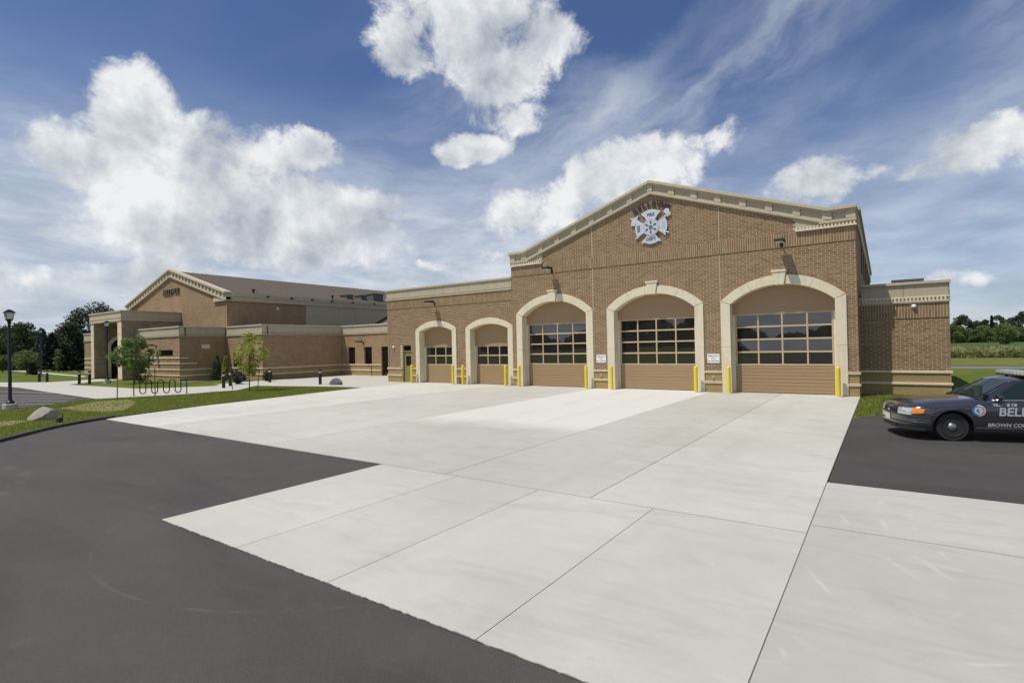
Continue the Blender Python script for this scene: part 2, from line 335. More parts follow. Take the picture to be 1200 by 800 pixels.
# ------------------------------------------------------------------ mesh helpers
def wloc(o):
    v = Vector((0, 0, 0))
    while o is not None: v += o.location; o = o.parent
    return v
class MB:
    def __init__(s): s.v = []; s.f = []
    def add(s, vs, fs):
        k = len(s.v); s.v += [tuple(q) for q in vs]; s.f += [tuple(i + k for i in f) for f in fs]
    def box(s, x0, x1, y0, y1, z0, z1):
        s.add([(x0, y0, z0), (x1, y0, z0), (x1, y1, z0), (x0, y1, z0), (x0, y0, z1), (x1, y0, z1), (x1, y1, z1), (x0, y1, z1)],
              [(0, 3, 2, 1), (4, 5, 6, 7), (0, 1, 5, 4), (1, 2, 6, 5), (2, 3, 7, 6), (3, 0, 4, 7)])
    def prism(s, poly, a, b, axis='y'):
        """closed outline extruded from a to b; axis y: poly (x,z), axis x: poly (y,z), axis z: poly (x,y)"""
        n = len(poly)
        P = {'y': lambda p, q: (p[0], q, p[1]), 'x': lambda p, q: (q, p[0], p[1]), 'z': lambda p, q: (p[0], p[1], q)}[axis]
        s.add([P(p, a) for p in poly] + [P(p, b) for p in poly],
              [tuple(range(n)), tuple(range(2 * n - 1, n - 1, -1))] + [(i, i + n, (i + 1) % n + n, (i + 1) % n) for i in range(n)])
    def strip(s, pts, y0, y1):
        """list of (x, zlow, zhigh) columns -> solid slab between y0 and y1"""
        n = len(pts); vs = []
        for (x, a, b) in pts: vs += [(x, y0, a), (x, y0, b), (x, y1, b), (x, y1, a)]
        fs = []
        for i in range(n - 1):
            k = 4 * i
            for j in range(4): fs.append((k + j, k + (j + 1) % 4, k + 4 + (j + 1) % 4, k + 4 + j))
        fs += [(0, 3, 2, 1), tuple(4 * (n - 1) + j for j in range(4))]
        s.add(vs, fs)
    def tube(s, pts, r, n=8, cap=True):
        pts = [Vector(p) for p in pts]; rs = r if hasattr(r, '__len__') else [r] * len(pts)
        vs = []; fs = []; up = Vector((0, 0, 1))
        for i, p in enumerate(pts):
            d = (pts[min(i + 1, len(pts) - 1)] - pts[max(i - 1, 0)]).normalized()
            a = d.cross(up if abs(d.z) < .95 else Vector((1, 0, 0))).normalized(); b = d.cross(a)
            for k in range(n):
                t = 2 * math.pi * k / n; vs.append(p + (a * math.cos(t) + b * math.sin(t)) * rs[i])
        for i in range(len(pts) - 1):
            for k in range(n): fs.append((i * n + k, i * n + (k + 1) % n, (i + 1) * n + (k + 1) % n, (i + 1) * n + k))
        if cap: fs += [tuple(range(n)), tuple((len(pts) - 1) * n + k for k in reversed(range(n)))]
        s.add(vs, fs)
    def lathe(s, c, prof, n=16, axis='z'):
        vs = []; fs = []
        for (r, h) in prof:
            for k in range(n):
                t = 2 * math.pi * k / n; a, b = r * math.cos(t), r * math.sin(t)
                vs.append((c[0] + a, c[1] + b, c[2] + h) if axis == 'z' else (c[0] + a, c[1] + h, c[2] + b))
        m = len(prof)
        for i in range(m - 1):
            for k in range(n): fs.append((i * n + k, i * n + (k + 1) % n, (i + 1) * n + (k + 1) % n, (i + 1) * n + k))
        fs += [tuple(reversed(range(n))), tuple((m - 1) * n + k for k in range(n))]
        s.add(vs, fs)
    def build(s, name, mat, parent=None, smooth=False, bevel=0., fix=True):
        off = wloc(parent)
        me = bpy.data.meshes.new(name); me.from_pydata([(v[0] - off.x, v[1] - off.y, v[2] - off.z) for v in s.v], [], s.f)
        if fix:
            bm = bmesh.new(); bm.from_mesh(me); bmesh.ops.recalc_face_normals(bm, faces=bm.faces)
            if bevel: bmesh.ops.bevel(bm, geom=bm.edges[:], offset=bevel, segments=1, affect='EDGES', clamp_overlap=True)
            bm.to_mesh(me); bm.free()
        me.materials.append(MATS[mat])
        if smooth:
            me.polygons.foreach_set('use_smooth', [True] * len(me.polygons))
            if smooth != 'all': me.set_sharp_from_angle(angle=R(38))
        o = bpy.data.objects.new(name, me); COL.objects.link(o); o.parent = parent
        return o
def tag(o, label=None, cat=None, group=None, kind=None):
    for k, v in (('label', label), ('category', cat), ('group', group), ('kind', kind)):
        if v: o[k] = v
    return o
def thing(name, label, cat, loc, group=None, rz=0):
    o = bpy.data.objects.new(name, None); COL.objects.link(o); o.location = loc; o.rotation_euler = (0, 0, rz); o.empty_display_size = .3
    return tag(o, label, cat, group)
def copy_tree(o, loc=None, label=None, parent=None, kids=True):
    c = o.copy(); COL.objects.link(c); c.parent = parent
    if loc is not None: c.location = loc
    if label: c['label'] = label
    if kids:
        for ch in o.children: copy_tree(ch, parent=c)
    return c
def arr_mesh(name, V, Fc, mat, parent=None):
    """numpy vertices (n,3) and faces (m,k) -> object"""
    me = bpy.data.meshes.new(name); k = Fc.shape[1]
    me.vertices.add(len(V)); me.vertices.foreach_set('co', np.asarray(V, dtype=np.float32).ravel())
    me.loops.add(Fc.size); me.loops.foreach_set('vertex_index', Fc.astype(np.int32).ravel())
    me.polygons.add(len(Fc)); me.polygons.foreach_set('loop_start', np.arange(0, Fc.size, k, dtype=np.int32))
    me.polygons.foreach_set('use_smooth', np.zeros(len(Fc), dtype=bool))
    me.update(calc_edges=True); me.validate(); me.materials.append(MATS[mat])
    o = bpy.data.objects.new(name, me); COL.objects.link(o); o.parent = parent
    return o
def text_geo(s, size, ext=0., bold=0., shear=0.):
    cu = bpy.data.curves.new('txt', 'FONT'); cu.body = s; cu.size = size; cu.extrude = ext; cu.offset = bold; cu.shear = shear
    cu.align_x = 'CENTER'; cu.align_y = 'CENTER'; cu.resolution_u = 3; cu.space_line = .9
    o = bpy.data.objects.new('txt', cu); COL.objects.link(o)
    dg = bpy.context.evaluated_depsgraph_get(); me = bpy.data.meshes.new_from_object(o.evaluated_get(dg))
    vs = [tuple(v.co) for v in me.vertices]; fs = [tuple(p.vertices) for p in me.polygons]
    bpy.data.objects.remove(o); bpy.data.curves.remove(cu); bpy.data.meshes.remove(me)
    return vs, fs
def text_obj(name, s, size, mat, fn, parent=None, **kw):
    vs, fs = text_geo(s, size, **kw)
    b = MB(); b.add([fn(*v) for v in vs], fs); return b.build(name, mat, parent, fix=False)

# ------------------------------------------------------------------ ground
YF = 26.77          # front of the engine bays
def sheet(name, poly, z, mat, kind='structure', parent=None):
    b = MB(); b.add([(x, y, z) for x, y in poly], [tuple(range(len(poly)))])
    o = b.build(name, mat, parent, fix=False)
    me = o.data
    bm = bmesh.new(); bm.from_mesh(me); bmesh.ops.triangulate(bm, faces=bm.faces)
    for f in bm.faces:
        if f.normal.z < 0: f.normal_flip()
    bm.to_mesh(me); bm.free()
    if kind: o['kind'] = kind
    return o
sheet('ground', [(-3000, -3000), (3000, -3000), (3000, 3000), (-3000, 3000)], -.03, 'lawn')
KERB = [(-14.0, -2.0), (-17.4, .9), (-19.2, 2.6), (-20.36, 3.9), (-21.26, 4.62), (-22.3, 5.5), (-22.94, 6.13), (-23.45, 6.8), (-23.85, 7.43), (-24.16, 8.04)]
KERB2 = [(-24.16, 8.04), (-24.62, 9.3), (-25.05, 10.8), (-25.4, 12.0), (-25.75, 14.4), (-26.35, 17.7), (-27.0, 22.1)]
sheet('asphalt_drive', [(-6, -60), (40, -60), (40, 10.52), (-.80, 10.52), (-.80, 7.6), (-24.16, 7.95)] + list(reversed(KERB[:-1])) + [(-12, -6)], -.012, 'asphalt')
sheet('asphalt_forecourt', [(-.82, 10.5), (40, 10.5), (40, 22.5), (6, 21.9), (1.5, 21.0), (-.1, 20.6), (-.6, 20.0), (-.82, 19.2)], -.008, 'asphalt_dark')
# concrete apron of separate slabs with recessed joints
base = sheet('concrete_apron', [(-.84, 3.44), (5, 3.44), (5, 10.55), (-.84, 10.55), (-.84, 26.9), (-27.0, 26.9), (-27.0, 22.1)] + list(reversed(KERB2))[1:] + [(-8.72, 7.63), (-8.72, 3.44)], -.006, 'joint_grey')
def slab(poly, mat, gap=.0065, top=0.0, rag=None):
    cx = sum(p[0] for p in poly) / len(poly); cy = sum(p[1] for p in poly) / len(poly)
    q = []
    for x, y in poly:
        q.append((x + (gap if x < cx else -gap), y + (.011 if y < cy else -.011)))
    if rag:                                          # slightly ragged outer edge along y = rag
        out = []
        for i, p in enumerate(q):
            out.append(p); nx = q[(i + 1) % len(q)]
            if abs(p[1] - nx[1]) < 1e-6 and abs(p[1] - (rag + .011)) < .02:
                n = 60
                for k in range(1, n): out.append((p[0] + (nx[0] - p[0]) * k / n, p[1] + random.uniform(-.012, .006)))
        q = out
    b = MB(); b.prism(q, -.03, top, 'z'); return b.build('slab', mat, base)
xs = [-8.72, -6.64, -4.82, -2.83, -.84]
for a, c in zip(xs, xs[1:]): slab([(a, 3.44), (c, 3.44), (c, 7.63), (a, 7.63)], 'concrete', .0045, rag=3.44)
for a, c in ((-.84, 3.2), (3.2, 7.4)):
    slab([(a, 3.44), (c, 3.44), (c, 8.0), (a, 8.0)], 'concrete_cool', .006, rag=3.44); slab([(a, 8.0), (c, 8.0), (c, 10.53), (a, 10.53)], 'concrete_cool', .006)
YD = YF + .62
for a, c, m in ((-3.87, -.84, 'concrete'), (-6.97, -3.87, 'concrete'), (-13.15, -6.97, 'concrete_new'), (-19.9, -13.15, 'concrete')):
    slab([(a, 7.63), (c, 7.63), (c, YD if a > -19 else YD), (a, YD)], m, .007)
slab(KERB2 + [(-27.0, YD), (-19.9, YD), (-19.9, 7.63), (-23.9, 7.63)], 'concrete_pale', .004)
sheet('plaza', [(-26.95, 22.1), (-29.3, 22.0), (-36.0, 20.4), (-39.6, 19.3), (-40.9, 20.3), (-42.3, 24.5), (-42.45, 32.6), (-29.5, 32.6), (-29.5, 27.4), (-26.95, 27.4)], .004, 'walk_concrete')
sheet('walk', [(-76, 11.4), (-67.4, 13.34), (-61.9, 15.66), (-62.4, 17.2), (-63.5, 19.8), (-58.2, 19.8), (-57.4, 17.3), (-54.56, 14.9), (-48.3, 15.2), (-42.5, 15.4), (-40.8, 16.8), (-39.7, 18.5), (-39.4, 19.4), (-36.4, 20.5), (-33.4, 17.6), (-33.72, 16.24), (-33.46, 14.64), (-34.6, 12.4), (-35.4, 10.85), (-41.2, 11.1), (-54.4, 11.8), (-58.5, 11.5), (-66, 10.2)], .0, 'walk_concrete')
sheet('wall_walk', [(-48.5, 20.2), (-47.6, 20.6), (-47.4, 24.3), (-42.3, 24.2), (-41.6, 19.9), (-41.0, 20.3), (-41.2, 24.6), (-48.5, 24.7)], -.004, 'walk_concrete')
sheet('planting_bed', [(-48.5, 23.4), (-42.0, 23.6), (-41.6, 26.5), (-42.4, 26.6), (-42.45, 24.5), (-48.5, 24.5)], .008, 'mulch')
BARE = [(-31.4, 8.2), (-32.4, 9.2), (-33.6, 10.2), (-33.4, 11.6), (-31.6, 11.4), (-29.2, 10.4), (-26.9, 9.2), (-27.5, 8.5), (-29.6, 8.2)]
BARE2 = [(-27.3, 5.0), (-27.2, 5.7), (-26.75, 6.0), (-26.0, 5.8), (-25.2, 5.2), (-25.0, 4.8)]
sheet('bare_patch', BARE, -.02, 'dry_grass'); sheet('bare_patch', BARE2, -.02, 'dry_grass')
lot = sheet('parking_lot', [(-66, 10.0), (-58.5, 11.4), (-54.4, 11.7), (-41.2, 11.0), (-35.4, 10.7), (-34.3, 9.2), (-33.0, 7.2), (-32.3, 5.6), (-33.5, 3.0), (-66, -3)], -.01, 'asphalt')
for (xa, ya), (xb, yb) in (((-50.2, 9.85), (-43.9, 11.1)), ((-45.8, 8.45), (-40.2, 10.7)), ((-42.6, 7.75), (-37.1, 10.35)), ((-39.9, 7.15), (-35.6, 9.55)), ((-37.2, 6.6), (-34.2, 8.7))):
    sheet('parking_line', [(xa, ya), (xb, yb), (xb, yb + .17), (xa, ya + .17)], -.006, 'worn_paint', None, lot)
sheet('road', [(-200, 60), (200, 48.5), (200, 52.5), (-200, 64)], -.02, 'road_far')
sheet('dry_lawn', [(3, 62), (30, 59), (70, 56), (110, 66), (40, 74), (6, 79)], -.024, 'dry_lawn')
sheet('far_path', [(-140, 26.5), (-72, 21.0), (-72, 21.8), (-140, 28.2)], -.022, 'walk_concrete')
def sweep_kerb(name, pts, wd, h, mat, z=-.012):
    b = MB(); n = len(pts); P = [Vector((x, y, 0)) for x, y in pts]
    vs = []
    for i, p in enumerate(P):
        d = (P[min(i + 1, n - 1)] - P[max(i - 1, 0)]).normalized(); s = Vector((-d.y, d.x, 0))
        for o, hh in ((0, z), (0.02, z + h), (wd - .02, z + h), (wd, z)): vs.append(p + s * o + Vector((0, 0, hh)))
    b.add(vs, [(4 * i + j, 4 * i + j + 1, 4 * i + j + 5, 4 * i + j + 4) for i in range(n - 1) for j in range(3)] + [(0, 1, 2, 3), tuple(4 * n - 4 + j for j in range(4))])
    o = b.build(name, mat); o['kind'] = 'structure'; return o
sweep_kerb('kerb', KERB, .20, .09, 'kerb_asphalt')
sweep_kerb('lawn_edging', KERB2[:3], .07, .04, 'kerb_asphalt', -.006)

# ------------------------------------------------------------------ brick laying
def rows(z0, z1, h=.1016):
    n = max(1, round((z1 - z0) / h)); s = (z1 - z0) / n
    return [(z0 + i * s, z0 + (i + 1) * s, i) for i in range(n)]
J = .0078
def brick_rects(x0, x1, z0, z1, keep, L=.305, joints=(), h=.1016):
    """running bond cells (xa, xb, za, zb) clipped to x0..x1 and kept where keep(cx, cz)"""
    out = []
    for za, zb, i in rows(z0, z1, h):
        o = .5 * L if i % 2 else 0
        k0 = math.floor((x0 - o) / L); k1 = math.ceil((x1 - o) / L)
        for k in range(k0, k1 + 1):
            segs = [(max(x0, k * L + o), min(x1, (k + 1) * L + o))]
            for j in joints:
                segs = [q for a, b in segs for q in (((a, j), (j, b)) if a < j < b else ((a, b),))]
            for a, b in segs:
                if b - a > .045 and keep((a + b) / 2, (za + zb) / 2): out.append((a + J, b - J, za + J, zb - J))
    return out
def soldiers(x0, x1, z0, z1, keep=lambda x, z: True):
    n = round((x1 - x0) / .1016); s = (x1 - x0) / n; h = (z1 - z0) / 2
    return [(x0 + i * s + J, x0 + (i + 1) * s - J, z0 + r * h + J * (1 - .6 * r), z0 + (r + 1) * h - J * (.4 + .6 * r)) for r in range(2) for i in range(n) if keep(x0 + (i + .5) * s, z0 + (r + .5) * h)]
def lay(rects, y, name, mat, parent, depth=.045, jit=.0012):
    Rr = np.array(rects); n = len(Rr); rs = np.random.RandomState(3)
    yy = y + rs.uniform(-jit, jit, n); off = wloc(parent)
    x0, x1, z0, z1 = Rr.T; yb = np.full(n, y + depth)
    V = np.stack([np.stack(c, -1) for c in ((x0, yy, z0), (x1, yy, z0), (x1, yy, z1), (x0, yy, z1), (x0, yb, z0), (x1, yb, z0), (x1, yb, z1), (x0, yb, z1))], 1).reshape(-1, 3)
    V -= np.array(off)
    q = np.array([(0, 1, 2, 3), (3, 2, 6, 7), (1, 5, 6, 2), (4, 0, 3, 7), (0, 4, 5, 1)])
    Fc = (q[None] + 8 * np.arange(n)[:, None, None]).reshape(-1, 4)
    o = arr_mesh(name, V, Fc, mat, parent); o['kind'] = 'stuff'; return o
def grow(rects, g=.0058): return [(a - g, b + g, c - g, d + g) for a, b, c, d in rects]
def lay_single(rects, y, mat, parent, depth=.016):
    """bricks one can pick apart: each its own object, alike ones share mesh data"""
    cache = {}; off = wloc(parent)
    for (a, b, c, d) in rects:
        key = (round(b - a, 3), round(d - c, 3))
        if key not in cache:
            m = MB(); hw, hh = key[0] / 2, key[1] / 2; m.box(-hw, hw, 0, depth, -hh, hh)
            me = bpy.data.meshes.new('brick'); me.from_pydata(m.v, [], m.f); me.materials.append(MATS[mat]); cache[key] = me
        o = bpy.data.objects.new('brick', cache[key]); COL.objects.link(o); o.parent = parent
        o.location = Vector(((a + b) / 2, y + random.uniform(-.0012, .0012), (c + d) / 2)) - off

# ------------------------------------------------------------------ fire station
FS = thing('fire_station', 'tan brick fire station with five arched engine doors and a stepped gable parapet', 'building', (-9.74, YF, 0))
CX, W0, W1 = -9.74, -18.62, -.85
BIG = [-15.72, -9.755, -3.81]; SMALL = [-25.05, -20.49]
class Arch:
    def __init__(s, c, ho, hi, so, si, ao, ai):
        s.c, s.ho, s.hi, s.so, s.si, s.ao, s.ai = c, ho, hi, so, si, ao, ai
    def z(s, x, h, sp, ap):
        r = ap - sp; Rr = (h * h + r * r) / (2 * r); return ap - Rr + math.sqrt(max(0, Rr * Rr - (x - s.c) ** 2))
    def zo(s, x): return s.z(x, s.ho, s.so, s.ao)
    def zi(s, x): return s.z(x, s.hi, s.si, s.ai)
    def inside(s, x, z, m=0.):
        return abs(x - s.c) < s.ho - m and z < s.zo(x) - m
A_BIG = [Arch(c, 2.56, 2.14, 4.36, 4.19, 5.42, 5.0) for c in BIG]
A_SM = [Arch(c, 1.87, 1.5, 3.68, 3.55, 4.26, 3.87) for c in SMALL]
def gable(x): d = abs(x - CX); return 10.81 - .346 * max(0, d) if d < 7.86 else 8.09
def gable_b(x): return 10.17 - .346 * abs(x - CX)
def wall_with_arches(x0, x1, ztop, arches, y0, y1, doors=()):
    b = MB(); cur = x0
    ops = sorted([(a.c - a.ho + .12, a.c + a.ho - .12, a) for a in arches] + [(d[0], d[1], d[2]) for d in doors], key=lambda q: q[0])
    def col(xa, xb, zf, n):
        b.strip([(xa + (xb - xa) * i / n, zf(xa + (xb - xa) * i / n), ztop(xa + (xb - xa) * i / n)) for i in range(n + 1)], y0, y1)
    for xa, xb, a in ops:
        col(cur, xa, lambda x: -.1, 6)
        if isinstance(a, Arch): col(xa, xb, lambda x: a.zo(x) - .12, 18)
        else: col(xa, xb, lambda x: a, 1)
        cur = xb
    col(cur, x1, lambda x: -.1, 6)
    return b
YM = YF + .004
wall = wall_with_arches(W0 + .01, W1 - .012, lambda x: gable(x) - .1, A_BIG, YM, YM + .28).build('wall', 'mortar', FS)
S2, S1 = (.44, .54), (.94, 1.04)
JN = (-13.15, -6.39)
def keep_main(x, z):
    if any(a.inside(x, z, .2) for a in A_BIG): return False
    return True
main_r = []; ochre_r = []
ochre_r += brick_rects(W0, W1, 0, S2[0], keep_main, .41, JN, .21) + brick_rects(W0, W1, S2[1], S1[0], keep_main, .41, JN, .2)
main_r += brick_rects(W0, W1, S1[1], 6.64, keep_main, joints=JN)
def keep_gable(x, z):
    return z < gable_b(x) + .06 and not (abs(x - CX) > 6.63 and z > 7.25)
main_r += brick_rects(W0 + .2, W1 - .2, 7.25, 10.2, keep_gable, joints=JN)
sol_r = soldiers(W0, W1, 6.64, 7.25)
def soldier_bed(x0, x1, y, z0, z1):
    b = MB(); b.box(x0 + .01, x1 - .01, y - .024, y + .002, z0 + .009, z1 - .003); b.build('mortar_bed', 'mortar', FS)
# nearest bricks are separate parts, the rest one mesh
ES_Y = 28.5
east_keep = lambda x, z: True
EX0, EX1 = -.85, 2.29
east_r = brick_rects(EX0, EX1, S1[1], 3.28, east_keep); east_o = brick_rects(EX0, EX1, 0, S2[0], east_keep, .41, (), .21) + brick_rects(EX0, EX1, S2[1], S1[0], east_keep, .41, (), .2)
near = sorted([r for r in main_r if r[0] > -2.2 and r[2] < 4.6], key=lambda r: -r[0])[:110]
nearset = set(near)
lay([r for r in main_r if r not in nearset], YF, 'brickwork', 'brick', FS)
lay(grow(ochre_r), YF, 'base_brickwork', 'brick_base', FS, jit=.0006)
lay(sol_r, YF - .028, 'soldier_course', 'brick', FS); soldier_bed(W0, W1, YF, 6.64, 7.25)
lay_single(near, YF, 'brick', wall)
east_near = sorted(east_r, key=lambda r: -r[0])[:185]
es = set(east_near)
for j in JN:
    b = MB(); zt = gable_b(j); a5 = [a for a in A_BIG if abs(j - a.c) < a.ho + .02]
    z0 = 4.3 if j > -7 else 1.05
    b.box(j - .011, j + .011, YF - .004, YM + .01, z0, zt); b.build('movement_joint', 'sealant', FS)
def bands(x0, x1, y, arches, doors=(), parent=FS, end0=0, end1=0):
    b = MB()
    for (za, zb) in (S2, S1):
        cur = x0 - end0
        for lo, hi in sorted([(a.c - a.ho, a.c + a.ho) for a in arches] + list(doors)) + [(x1 + end1, None)]:
            if lo - cur > .03:
                b.box(cur, lo, y - .05, y + .02, za, zb); b.box(cur, lo, y - .065, y + .018, zb - .03, zb + .004)
            if hi is not None: cur = hi
    return b.build('stone_band', 'band', parent, bevel=.006)
bands(W0, W1, YF, A_BIG, end1=.05)
def arch_stones(a, y, parent, key=True):
    """surround of jamb and arch stones with their joints"""
    y0, y1 = y - .06, y + .56
    def ring(P, Q, name):
        b = MB(); n = len(P)
        vs = []
        for (p, q) in zip(P, Q): vs += [(p[0], y0, p[1]), (q[0], y0, q[1]), (q[0], y1, q[1]), (p[0], y1, p[1])]
        fs = [(4 * i + j, 4 * i + (j + 1) % 4, 4 * i + 4 + (j + 1) % 4, 4 * i + 4 + j) for i in range(n - 1) for j in range(4)] + [(0, 1, 2, 3), tuple(4 * n - 4 + j for j in range(4))]
        b.add(vs, fs); return b.build(name, 'precast', parent, bevel=.008)
    g = .004
    for s in (-1, 1):
        xo, xi = a.c + s * a.ho, a.c + s * a.hi
        h = a.so / 3
        zs = [0, a.si * .52, a.si]; zo = [0, a.so * .5, a.so]
        for k in range(2):
            ring([(xi, zs[k] + g), (xi, zs[k + 1] - g)], [(xo, zo[k] + g), (xo, zo[k + 1] - g)], 'jamb_stone')
        kw = .26 if key else 0.
        for u0, u1 in ((0, .5), (.5, 1)):
            P = []; Q = []
            for i in range(9):
                u = u0 + (u1 - u0) * i / 8 ; u = min(max(u, .004), .999)
                fi = a.hi + (kw - .05 * bool(key) - a.hi) * u; fo = a.ho + (kw - a.ho) * u
                if i == 0: fi -= g; fo -= g
                if i == 8: fi += g; fo += g
                P.append((a.c + s * fi, a.zi(a.c + s * fi))); Q.append((a.c + s * fo, a.zo(a.c + s * fo)))
            ring(P, Q, 'arch_stone')
    if key:
        b = MB(); zi, zt = a.ai - .03, a.ao + .22
        b.prism([(a.c - .20, zi), (a.c + .20, zi), (a.c + .285, zt - .10), (a.c - .285, zt - .10)], y - .12, y1, 'y')
        b.box(a.c - .33, a.c + .33, y - .15, y + .1, zt - .10, zt)
        b.build('keystone', 'precast', parent, bevel=.012)
def garage_door(a, y, cols, nrow, zb, zt, parent, tilt={}):
    """sectional door: ribbed lower leaf, glazed rows, flat head panel under the arch"""
    d = MB(); yd = y + .46
    d.box(a.c - a.hi - .05, a.c + a.hi + .05, yd, yd + .06, zt + .02, a.ai + .02)
    root = d.build('garage_door', 'door_tan', parent)
    x0, x1 = a.c - a.hi + .10, a.c + a.hi - .10
    p = MB()
    for k, (za, zc) in enumerate(((.02, zb / 2), (zb / 2, zb - .04))):
        n = 4; h = (zc - za) / n
        p.box(x0, x1, yd + .030, yd + .075, za, zc - .006)
        for q in range(n): p.box(x0 + .02, x1 - .02, yd + .021, yd + .04, za + q * h + .012, za + (q + 1) * h - .012)
    p.build('door_leaf', 'door_tan', root)
    s = MB(); s.box(x0, x1, yd + .01, yd + .09, -.0, .02); s.build('bottom_seal', 'rubber', root)
    t = MB()
    for xa, xb in ((a.c - a.hi - .02, x0 - .003), (x1 + .003, a.c + a.hi + .02)): t.box(xa, xb, yd - .02, yd + .08, .0, zt + .02)
    t.build('door_track', 'precast', root)
    fr = MB(); h = (zt - zb) / nrow; wd = .075; wc = (x1 - x0) / cols
    for k in range(nrow + 1): fr.box(x0, x1, yd + .012, yd + .07, zb + k * h - wd / 2, zb + k * h + wd / 2)
    for k in range(cols + 1):
        xm = min(max(x0 + k * wc, x0 + wd / 2), x1 - wd / 2)
        for r_ in range(nrow): fr.box(xm - wd / 2, xm + wd / 2, yd + .014, yd + .068, zb + r_ * h + wd / 2, zb + (r_ + 1) * h - wd / 2)
    fr.build('door_rails', 'door_tan_rail', root, bevel=.008)
    off = wloc(root)
    for r_ in range(nrow):
        for k in range(cols):
            b = MB(); hw, hh = wc / 2 - .03, h / 2 - .03; b.box(-hw, hw, 0, .012, -hh, hh)
            o = b.build('pane', 'pane_glass', None); o.parent = root
            o.location = Vector((x0 + (k + .5) * wc, yd + .045, zb + (r_ + .5) * h)) - off
            tx = tilt.get(r_, 0) + random.uniform(-.2, .2)
            o.rotation_euler = (R(tx), 0, R(random.uniform(-.35, .35)))
    return root
for i, a in enumerate(A_BIG):
    arch_stones(a, YF, FS)
    garage_door(a, YF, 4, 4, 1.32, 3.70, FS, {0: .3, 1: (-1.6 if i == 2 else .2), 2: .2, 3: -.6 if i == 2 else 0})
# gable parapet: recessed panel, top and bottom rails, posts
def rail(pts, lo, hi, y0, y1, name, mat, parent=FS):
    b = MB(); b.strip([(x, z + lo, z + hi) for x, z in pts], y0, y1); return b.build(name, mat, parent, bevel=.01)
FL = [(W0 - .05, 8.09), (CX - 7.86, 8.09), (CX, 10.81), (CX + 7.86, 8.09), (W1 + .05, 8.09)]
b = MB(); b.strip([(x, z - .70, z - .06) for x, z in FL], YF - .07, YF + .5); b.build('parapet', 'trim_panel', FS)
rail(FL, -.13, 0.02, YF - .24, YF + .55, 'parapet_cap', 'trim')
rail(FL, -.20, -.128, YF - .16, YF + .2, 'parapet_cap_moulding', 'trim')
SLB = [(CX - 7.9, 8.09), (CX, 10.81), (CX + 7.9, 8.09)]
rail(SLB, -.67, -.54, YF - .135, YF + .1, 'parapet_rail', 'trim')
for xa, xb in ((W0 - .03, CX - 7.55), (CX + 7.55, W1 + .03)):
    rail([(xa, 8.09), (xb, 8.09)], -.64, -.53, YF - .132, YF + .1, 'parapet_rail', 'trim')
for s in (-1, 1):
    for k in range(0, 9):
        if k == 0 and s == 1: continue
        d = 1.115 * k if k < 8 else 8.72
        x = CX + s * d
        if k == 7: x = CX + s * 7.86
        wd = .15 if k < 7 else .18
        b = MB(); zt = lambda q: gable(q) - .195; zl = lambda q: gable(q) - .52
        if k == 0: b.strip([(x - .13, zl(x - .13), zt(x - .13)), (x, zl(x), zt(x)), (x + .13, zl(x + .13), zt(x + .13))], YF - .13, YF + .05)
        else: b.strip([(x - wd, zl(x - wd), zt(x - wd)), (x + wd, zl(x + wd), zt(x + wd))], YF - .13, YF + .05)
        b.build('parapet_post', 'trim', FS, bevel=.008)
    # return panel with a dentil course at each end of the gable
    xa, xb = (W0 - .04, CX - 6.63) if s < 0 else (CX + 6.63, W1 + .04)
    b = MB(); b.box(xa, xb, YF - .045, YF + .1, 7.27, 7.9); b.build('return_panel', 'trim_panel', FS)
    b = MB(); b.box(xa, xb, YF - .13, YF + .02, 7.25, 7.32); n = int((xb - xa) / .135)
    for k in range(n): b.box(xa + k * .135 + .02, xa + k * .135 + .09, YF - .11, YF - .03, 7.321, 7.43)
    b.build('dentil_course', 'precast', FS)
# body of the engine hall behind the front wall
b = MB(); b.box(W1 - .30, W1 + .0, YM + .285, 56, -.1, 8.0); b.build('side_wall', 'far_brick_side', FS)
b = MB(); b.box(W0 + .0, W0 + .3, YM + .285, 56, -.1, 8.0); b.build('side_wall', 'far_brick_side', FS)
b = MB(); b.box(W0 + .31, W1 - .31, 55.7, 56, -.1, 8.0); b.build('rear_wall', 'far_brick_front', FS)
b = MB(); b.prism([(W0 + .3, 7.6), (CX, 10.2), (W1 - .3, 7.6), (W1 - .3, 7.4), (CX, 10.0), (W0 + .3, 7.4)], YF + .56, 55.6, 'y'); b.build('roof', 'shingle', FS)
b = MB(); b.box(W1 - .25, W1 + .07, YF + .56, 56.0, 7.30, 8.0); b.box(W1 - .3, W1 + .16, YF + .56, 56.1, 7.98, 8.11); b.build('side_parapet', 'trim', FS)
for k in range(6):
    y = 33.0 + k * 3.9
    b = MB(); b.box(W1 - .1, W1 + .012, y - .4, y + .4, 5.85, 7.15); f = b.build('slit_window', 'window_glass', FS)
    b = MB(); b.box(W1 - .05, W1 + .03, y - .48, y - .402, 5.80, 7.2); b.box(W1 - .05, W1 + .03, y + .402, y + .48, 5.80, 7.2); b.build('window_frame', 'bronze', f)
